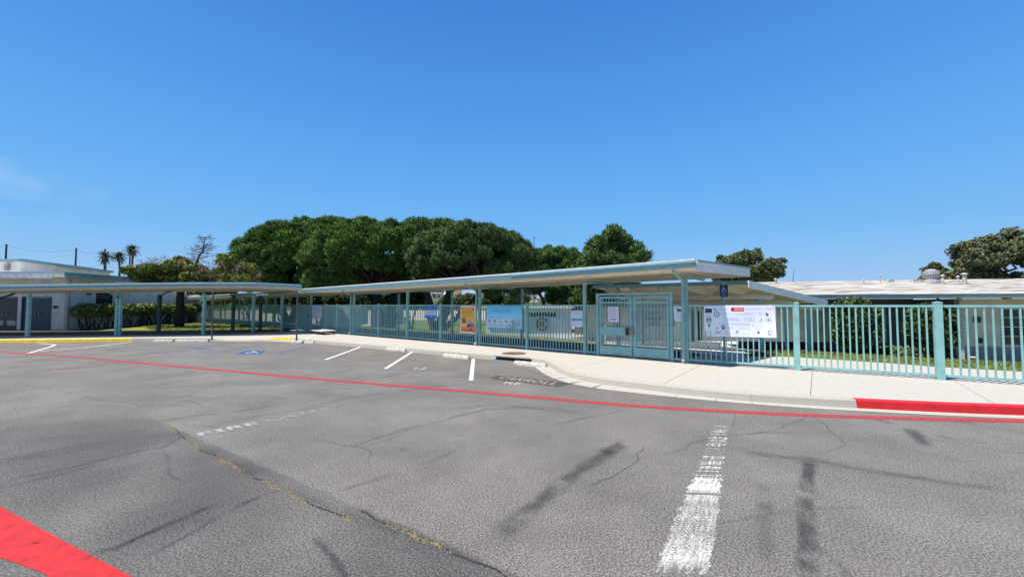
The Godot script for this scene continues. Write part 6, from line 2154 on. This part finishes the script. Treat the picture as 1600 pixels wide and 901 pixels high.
	disc(im, 24, 152, 10, Color8(222, 190, 130))
	hang("event_poster", "yellow and red poster with a purple picture tied to the shaded fence", "poster", [Vector3(-2.184, 1.746, -16.823), Vector3(-1.512, 1.747, -16.305), Vector3(-1.47, 0.624, -16.272), Vector3(-2.169, 0.639, -16.812)], im, 0.035, 6)

	# the teal banner
	im = canvas(256, 168, Color8(92, 186, 220))
	for y in 90: im.fill_rect(Rect2i(0, y, 256, 1), Color8(92, 190, 232).lerp(Color8(136, 214, 238), y / 90.0))
	line(im, Vector2(8, 70), Vector2(90, 14), 3, Color8(92, 150, 220))
	line(im, Vector2(90, 14), Vector2(120, 60), 3, Color8(70, 120, 190))
	line(im, Vector2(60, 74), Vector2(100, 10), 4, Color8(176, 222, 232))
	letters(im, "WELCOME", 60, 30, Color8(76, 142, 214), 3)
	print_lines(im, 16, 68, 200, 2, 9, Color8(160, 216, 228), 31)
	for i in 6:
		im.fill_rect(Rect2i(6 + i * 41, 96, 36, 44), Color8(200, 216, 228))
		disc(im, 24 + i * 41, 114, 12, [Color8(180, 150, 160), Color8(128, 156, 184), Color8(196, 180, 160)][i % 3])
		disc(im, 28 + i * 41, 128, 8, [Color8(140, 152, 186), Color8(190, 150, 160)][i % 2])
		print_lines(im, 8 + i * 41, 134, 30, 1, 3, Color8(80, 110, 140), 40 + i)
	im.fill_rect(Rect2i(0, 146, 256, 22), Color8(160, 204, 224))
	print_lines(im, 30, 152, 190, 2, 6, Color8(96, 140, 176), 33)
	hang("teal_banner", "light blue banner with a row of small pictures tied to the shaded fence", "banner", [Vector3(-1.001, 1.762, -15.911), Vector3(0.36, 1.752, -14.862), Vector3(0.371, 0.882, -14.853), Vector3(-1.055, 0.903, -15.953)], im, 0.055, 7)

	# the blue sign
	im = canvas(96, 96, Color8(24, 104, 196))
	im.fill_rect(Rect2i(0, 30, 96, 42), Color8(156, 194, 234))
	for i in 3: im.fill_rect(Rect2i(8 + i * 8, 34, 5, 34), Color8(210, 168, 186))
	disc(im, 54, 51, 14, Color8(220, 150, 120))
	disc(im, 54, 51, 7, Color8(240, 200, 130))
	letters(im, "NOTICE", 24, 12, Color8(120, 170, 230), 1)
	disc(im, 56, 84, 5, Color8(130, 190, 240))
	hang("blue_sign", "small blue sign with a pale middle band on the shaded fence", "sign", [Vector3(-3.998, 1.727, -18.228), Vector3(-3.378, 1.729, -17.75), Vector3(-3.378, 1.186, -17.75), Vector3(-3.998, 1.184, -18.228)], im, 0.004, 8)

	# the white notice with a blue band
	im = canvas(96, 140, Color8(206, 216, 230))
	print_lines(im, 8, 10, 80, 3, 7, Color8(120, 132, 156), 51)
	print_lines(im, 8, 34, 78, 4, 7, Color8(160, 170, 186), 52)
	im.fill_rect(Rect2i(6, 68, 86, 16), Color8(70, 146, 186))
	for i in 8: im.fill_rect(Rect2i(6, 84 + i, 60 - i * 7, 1), Color8(100, 170, 200))
	print_lines(im, 10, 100, 74, 3, 9, Color8(190, 168, 180), 53)
	hang("white_notice", "white notice with a blue band on the fence left of the double gate", "sign", [Vector3(2.017, 1.603, -13.591), Vector3(2.364, 1.607, -13.323), Vector3(2.364, 1.04, -13.323), Vector3(2.017, 1.058, -13.591)], im, 0.004, 9)

	# notice on the gate
	im = canvas(96, 140, Color8(212, 208, 224))
	letters(im, "VISITORS", 24, 10, Color8(110, 90, 120), 1)
	print_lines(im, 8, 8, 80, 1, 9, Color8(128, 112, 138), 61)
	print_lines(im, 10, 26, 70, 8, 9, Color8(136, 120, 148), 62)
	im.fill_rect(Rect2i(18, 110, 56, 12), Color8(140, 128, 150))
	hang("gate_notice", "white printed notice on the left leaf of the double gate", "sign", [Vector3(3.072, 1.738, -12.74), Vector3(3.361, 1.74, -12.517), Vector3(3.37, 1.247, -12.51), Vector3(3.081, 1.258, -12.733)], im, 0.002, 10)

	# camera sign
	im = canvas(96, 132, Color8(214, 220, 228))
	line(im, Vector2(34, 24), Vector2(62, 34), 16, Color8(20, 22, 26))
	line(im, Vector2(58, 26), Vector2(74, 32), 10, Color8(20, 22, 26))
	line(im, Vector2(46, 40), Vector2(40, 52), 5, Color8(20, 22, 26))
	line(im, Vector2(40, 52), Vector2(28, 56), 5, Color8(20, 22, 26))
	disc(im, 74, 44, 5, Color8(150, 160, 170))
	print_lines(im, 14, 78, 68, 4, 10, Color8(186, 194, 204), 71)
	hang("camera_sign", "white sign with a black security camera, right of the double gate", "sign", [Vector3(4.678, 1.745, -11.485), Vector3(4.901, 1.745, -11.36), Vector3(4.901, 1.316, -11.36), Vector3(4.685, 1.329, -11.481)], im, 0.002, 11)

	# on the far gate and its neighbours
	im = canvas(64, 140, Color8(176, 184, 196))
	for i in 3: im.fill_rect(Rect2i(8, 10 + i * 42, 46, 32), Color8(150, 158, 176))
	print_lines(im, 10, 14, 44, 10, 12, Color8(112, 120, 140), 81)
	hang("gate_sheet", "grey paper sheet on the solid single gate", "sign", [Vector3(-13.187, 1.678, -25.274), Vector3(-12.816, 1.679, -24.988), Vector3(-12.816, 1.097, -24.988), Vector3(-13.187, 1.109, -25.274)], im, 0.002, 12)
	im = canvas(128, 150, Color8(202, 210, 226))
	im.fill_rect(Rect2i(0, 0, 128, 26), Color8(170, 204, 224))
	for i in 4: disc(im, 26 + i * 26, 46, 7, [Color8(84, 70, 140), Color8(120, 84, 160), Color8(60, 80, 140)][i % 3])
	print_lines(im, 12, 66, 104, 2, 8, Color8(150, 120, 140), 91)
	for i in 5: print_lines(im, 12, 88 + i * 11, 90, 1, 5, Color8(186, 182, 176), 92 + i)
	hang("small_banner", "pale banner with a row of purple dots, right of the single gate", "banner", [Vector3(-12.452, 1.78, -24.745), Vector3(-11.534, 1.761, -24.037), Vector3(-11.534, 0.95, -24.037), Vector3(-12.42, 0.945, -24.72)], im, 0.012, 13)
	im = canvas(160, 100, Color8(150, 186, 200))
	for y in 50: im.fill_rect(Rect2i(0, y, 160, 1), Color8(112, 168, 190).lerp(Color8(170, 196, 204), y / 50.0))
	print_lines(im, 12, 54, 130, 4, 9, Color8(120, 110, 130), 95)
	hang("far_banner", "pale blue banner on the far fence under the left walkway", "banner", [Vector3(-18.313, 1.776, -29.339), Vector3(-16.243, 1.778, -27.743), Vector3(-16.243, 1.175, -27.743), Vector3(-18.497, 1.183, -29.481)], im, 0.02, 14)

	# the blue wheelchair sign on its pole behind the fence
	var foot := Vector3(6.322, 0.15, -11.86)
	foot = on_yard(foot)
	var top := foot + Vector3(0, 1.8 + 36.0 / 620.0 * -foot.z - foot.y, 0)
	var r := thing("wheelchair_sign", "dark blue wheelchair sign on a pole above the sponsors' banner", "sign", foot)
	var st := mb()
	tube(st, [foot, top], [0.032], 8)
	part("pole", st, M.teal, r)
	im = canvas(104, 154, Color8(12, 20, 58))
	chair_sign(im, 50, 58, 0.95, Color8(170, 180, 214))
	im.fill_rect(Rect2i(8, 112, 88, 5), Color8(120, 130, 170))
	letters(im, "RESERVED", 28, 122, Color8(150, 160, 196), 1)
	im.fill_rect(Rect2i(8, 136, 88, 5), Color8(120, 130, 170))
	st = mb()
	var hw := 6.3 / 620.0 * -foot.z
	var y1 := 1.8 + 31.0 / 620.0 * -foot.z
	var y0 := 1.8 + 12.2 / 620.0 * -foot.z
	var c := Vector3(foot.x, 0, foot.z + 0.045)
	box(st, c + Vector3(0, (y0 + y1) / 2, -0.008), Vector3(hw * 2, y1 - y0, 0.006))
	var pan := part("plate", st, M.steel, r)
	st = mb()
	face(st, c + Vector3(-hw, y1, 0), c + Vector3(hw, y1, 0), c + Vector3(hw, y0, 0), c + Vector3(-hw, y0, 0))
	part("print", st, printed(im), pan)

# ---------------------------------------------------------------- small things
func wheel_stop(a: Vector3, b: Vector3, label: String) -> void:
	var mid := (a + b) / 2
	var r := thing("wheel_stop", label, "wheel stop", Vector3(mid.x, 0, mid.z), "white concrete wheel stops")
	var d := (b - a).normalized()
	var n := Vector3(-d.z, 0, d.x)
	var st := mb()
	var prof := [Vector2(-0.085, 0.0), Vector2(-0.075, 0.055), Vector2(-0.045, 0.115), Vector2(0.045, 0.115), Vector2(0.075, 0.055), Vector2(0.085, 0.0)]
	var inset := [0.0, 0.015, 0.04, 0.04, 0.015, 0.0]
	for i in prof.size() - 1:
		var p: Vector2 = prof[i]
		var q: Vector2 = prof[i + 1]
		var pa: Vector3 = a + d * inset[i] + n * p.x + Vector3.UP * p.y
		var pb: Vector3 = b - d * inset[i] + n * p.x + Vector3.UP * p.y
		var qa: Vector3 = a + d * inset[i + 1] + n * q.x + Vector3.UP * q.y
		var qb: Vector3 = b - d * inset[i + 1] + n * q.x + Vector3.UP * q.y
		quad(st, pa, pb, qb, qa, n * (q.y - p.y) * -1.0 * -signf(1.0) + n * (p.x + q.x) + Vector3.UP * 0.1)
	for e in [0, 1]:
		var o: Vector3 = a if e == 0 else b
		var s := 1.0 if e == 0 else -1.0
		var ps := []
		for i in prof.size(): ps.append(o + d * inset[i] * s + n * prof[i].x + Vector3.UP * prof[i].y)
		for i in range(1, prof.size() - 1): tri(st, ps[0], ps[i], ps[i + 1], d * -s)
	part("block", st, M.white_old, r)
	for t in [0.2, 0.8]:
		st = mb()
		lathe(st, a.lerp(b, t) + Vector3.UP * 0.114, [Vector2(0.018, 0), Vector2(0.018, 0.006), Vector2(0, 0.008)], 8)
		part("anchor_pin", st, M.iron, r)

func build_small_things() -> void:
	wheel_stop(Vector3(0.077, 0, -12.094), Vector3(1.011, 0, -11.481), "wheel stop nearest the drain opening, at the stall with the painted name")
	wheel_stop(Vector3(-2.358, 0, -13.875), Vector3(-1.391, 0, -13.149), "wheel stop at the head of the stall left of the near white line")
	wheel_stop(Vector3(-5.008, 0, -15.931), Vector3(-4.044, 0, -15.283), "wheel stop between the two farther white stall lines")
	wheel_stop(Vector3(-7.606, 0, -17.818), Vector3(-6.518, 0, -17.141), "wheel stop just right of the sign post at the ramp")
	wheel_stop(Vector3(-10.416, 0, -18.862), Vector3(-9.201, 0, -18.552), "wheel stop at the foot of the right sign post, by the blue lines")
	wheel_stop(Vector3(-17.454, 0, -19.415), Vector3(-16.488, 0, -19.415), "wheel stop at the end of the yellow kerb")
	wheel_stop(Vector3(-16.394, 0, -19.415), Vector3(-14.774, 0, -19.415), "long wheel stop beside the left sign post")

	for q in [[Vector3(-14.279, 0.15, -18.94), Vector3(-15.303, 2.419, -20.2), "thin grey sign post left of the yellow ramp pad"], [Vector3(-10.027, 0.15, -18.531), Vector3(-10.82, 2.377, -19.9), "thin grey sign post right of the yellow ramp pad"]]:
		var r := thing("sign_post", q[2], "post", q[0], "bare sign posts at the disabled bays")
		var st := mb()
		var top := Vector3(q[0].x, q[1].y, q[0].z)
		tube(st, [q[0], top], [0.035], 8)
		part("tube", st, M.pole, r)
		st = mb()
		lathe(st, top, [Vector2(0.037, 0), Vector2(0.03, 0.02), Vector2(0, 0.028)], 8)
		part("cap", st, M.pole, r)
		st = mb()
		lathe(st, q[0], [Vector2(0.085, 0), Vector2(0.085, 0.01), Vector2(0.05, 0.014), Vector2(0.045, 0.05)], 10)
		part("foot", st, M.pole, r)

	# the low platform by the single gate
	var p := Vector3(-10.698, 0.15, -22.484)
	var r := thing("low_platform", "low white-topped platform on short dark legs by the single gate", "platform", p, "", -0.6567)
	org = Vector3.ZERO
	var st := mb()
	box(st, Vector3(0, 0.2, 0), Vector3(1.5, 0.05, 0.75))
	part("top", st, M.white, r)
	st = mb()
	box(st, Vector3(0, 0.14, 0), Vector3(1.4, 0.07, 0.66))
	part("frame", st, M.black, r)
	for x in [-0.66, 0.66]:
		for z in [-0.3, 0.3]:
			st = mb()
			box(st, Vector3(x, 0.055, z), Vector3(0.06, 0.11, 0.06))
			part("leg", st, M.black, r)

	# the flagpole
	var b := Vector3(2.084, -1.134, -38)
	r = thing("flagpole", "thin bare flagpole behind the walkway, left of the lower pine", "flagpole", b)
	st = mb()
	var top := Vector3(2.127, 8.208, -38)
	tube(st, [b, top], [0.07, 0.035], 8)
	part("pole", st, M.steel, r)
	st = mb()
	lathe(st, top, [Vector2(0.0, -0.02), Vector2(0.08, 0.04), Vector2(0.08, 0.1), Vector2(0, 0.17)], 10)
	part("finial", st, M.steel, r)

	# poles and netting of the practice range far behind the hall
	var tops := []
	var i := 0
	for q in [[-110, 374], [5, 381], [115, 387], [160.5, 388.5], [200, 393]]:
		var z := -118.0 - i * 7.0
		var t := Vector3((q[0] - 800.0) / 620.0 * -z, 1.8 + (476.0 - q[1]) / 620.0 * -z, z)
		tops.append(t)
		var names := ["net pole outside the left edge of the hall roof", "net pole over the left end of the hall roof", "net pole over the middle of the hall roof", "net pole half hidden by the leftmost palm", "net pole right of the three palms"]
		r = thing("net_pole", names[i], "pole", Vector3(t.x, 0.12, z), "tall net poles behind the hall")
		st = mb()
		tube(st, [Vector3(t.x, 0.12, z), t], [0.3, 0.22], 8)
		part("mast", st, M.brown_pole, r)
		st = mb()
		box(st, t + Vector3(0, -0.1, 0), Vector3(0.5, 0.12, 0.5))
		part("top_plate", st, M.brown_pole, r)
		i += 1
	r = thing("range_net", "faint high net hung between the poles behind the hall", "net", Vector3(tops[1].x, 0.12, tops[1].z))
	st = mb()
	for k in tops.size() - 1:
		for lvl in 3:
			var drop := 0.6 + lvl * 5.0
			var pts := []
			for s in 9:
				var t := s / 8.0
				pts.append(tops[k].lerp(tops[k + 1], t) - Vector3(0, drop + sin(PI * t) * (1.2 - lvl * 0.4), 0))
			tube(st, pts, [0.035], 4)
	part("cables", st, M.pole, r)

	# things behind the gate: two benches of steps in the sun, a low wall, bins
	r = thing("low_wall", "low sunlit white wall behind the right gate leaf", "wall", Vector3(7.18, 0.15, -14.92))
	st = mb()
	var a0 := Vector3(5.729, 0.15, -16.08)
	var a1 := Vector3(7.669, 0.15, -14.71)
	var dv := (a1 - a0).normalized()
	boxv(st, (a0 + a1) / 2 + Vector3.UP * 0.1, dv * a0.distance_to(a1) / 2, Vector3.UP * 0.1, dv.cross(Vector3.UP) * 0.14)
	part("wall", st, M.white, r)
	st = mb()
	boxv(st, (a0 + a1) / 2 + Vector3.UP * 0.225, dv * (a0.distance_to(a1) / 2 + 0.03), Vector3.UP * 0.025, dv.cross(Vector3.UP) * 0.18)
	part("coping", st, M.white, r)
	r = thing("hand_rail", "pale tube railing seen through the double gate", "railing", Vector3(5.443, 0.036, -18.33))
	for q in [[Vector3(3.953, 0.15, -16.87), Vector3(5.075, 0.15, -16.47)], [Vector3(5.169, 0.15, -16.6), Vector3(6.067, 0.06, -17.5)]]:
		st = mb()
		var h := Vector3(0, 0.75, 0)
		tube(st, [q[0], q[0] + h, q[1] + h, q[1]], [0.025], 7)
		tube(st, [q[0] + h * 0.5, q[1] + h * 0.5], [0.02], 7)
		part("rail", st, M.white, r)
	i = 0
	for q in [[Vector3(15.349, -0.738, -22), "dark blue bench wall under the pale board in the classroom porch"], [Vector3(19.879, -1.25, -26.26), "dark blue locker block beside the leafy climber"]]:
		r = thing("storage_bench", q[1], "bench", q[0], "dark benches in the porch")
		st = mb()
		box(st, q[0] + Vector3(0, 0.42, 0), Vector3(1.0, 0.84, 0.5), -0.27)
		part("body", st, M.navy, r)
		st = mb()
		box(st, q[0] + Vector3(0, 0.86, 0), Vector3(1.1, 0.05, 0.56), -0.27)
		part("lid", st, M.navy, r)
		for k in 2:
			st = mb()
			box(st, q[0] + Vector3(0, 0.25 + 0.3 * k, 0.26), Vector3(0.9, 0.02, 0.03), -0.27)
			part("rib", st, M.black, r)
		i += 1
	var im := canvas(128, 48, Color8(186, 182, 190))
	print_lines(im, 8, 8, 110, 4, 10, Color8(120, 110, 130), 98)
	var s0 := Vector3(14.756, -0.613, -20.63)
	var zz := -s0.z
	r = thing("porch_board", "pale notice board in the dark classroom porch", "sign", Vector3(s0.x, s0.y, s0.z))
	st = mb()
	var A := Vector3((1247.0 - 800.0) / 620.0 * zz, 1.8 - 35.5 / 620.0 * zz, s0.z)
	var B := Vector3((1291.0 - 800.0) / 620.0 * zz, 1.8 - 34.5 / 620.0 * zz, s0.z + 0.2)
	var H := Vector3(0, 13.0 / 620.0 * zz, 0)
	face(st, A, B, B - H, A - H)
	part("print", st, printed(im), r)
	st = mb()
	boxv(st, (A + B) / 2 - H / 2 - Vector3(0, 0, 0.03), (B - A) / 2, H / 2, Vector3(0, 0, 0.02))
	part("board", st, M.wood, r)
	for q in [A, B]:
		st = mb()
		tube(st, [q - Vector3(0, 0, 0.05), Vector3(q.x, s0.y - 0.05, q.z - 0.05)], [0.03], 6)
		part("leg", st, M.wood, r)
	# picnic tables and bins in the yard
	i = 0
	for q in [[Vector3(-0.339, -1.25, -42.22), "picnic table under the teal banner, nearest the white store"], [Vector3(-10.358, -1.25, -67.78), "picnic table on the grass left of the yellow poster"], [Vector3(-9.922, -1.25, -79.06), "farther picnic table just behind the yellow poster"]]:
		r = thing("picnic_table", q[1], "table", q[0], "picnic tables in the yard")
		var o: Vector3 = q[0]
		st = mb()
		for k in 5: box(st, o + Vector3(0, 0.74, -0.32 + k * 0.16), Vector3(1.9, 0.045, 0.145))
		part("top", st, M.wood, r)
		for s in [-1, 1]:
			st = mb()
			box(st, o + Vector3(0, 0.44, 0.72 * s), Vector3(1.9, 0.05, 0.26))
			part("seat", st, M.wood, r)
			st = mb()
			bar(st, o + Vector3(0.7 * s, 0, -0.7), o + Vector3(0.7 * s, 0.72, -0.2), 0.06, 0.06)
			bar(st, o + Vector3(0.7 * s, 0, 0.7), o + Vector3(0.7 * s, 0.72, 0.2), 0.06, 0.06)
			bar(st, o + Vector3(0.7 * s, 0.4, -0.8), o + Vector3(0.7 * s, 0.4, 0.8), 0.05, 0.08)
			part("leg_frame", st, M.pole, r)
		i += 1
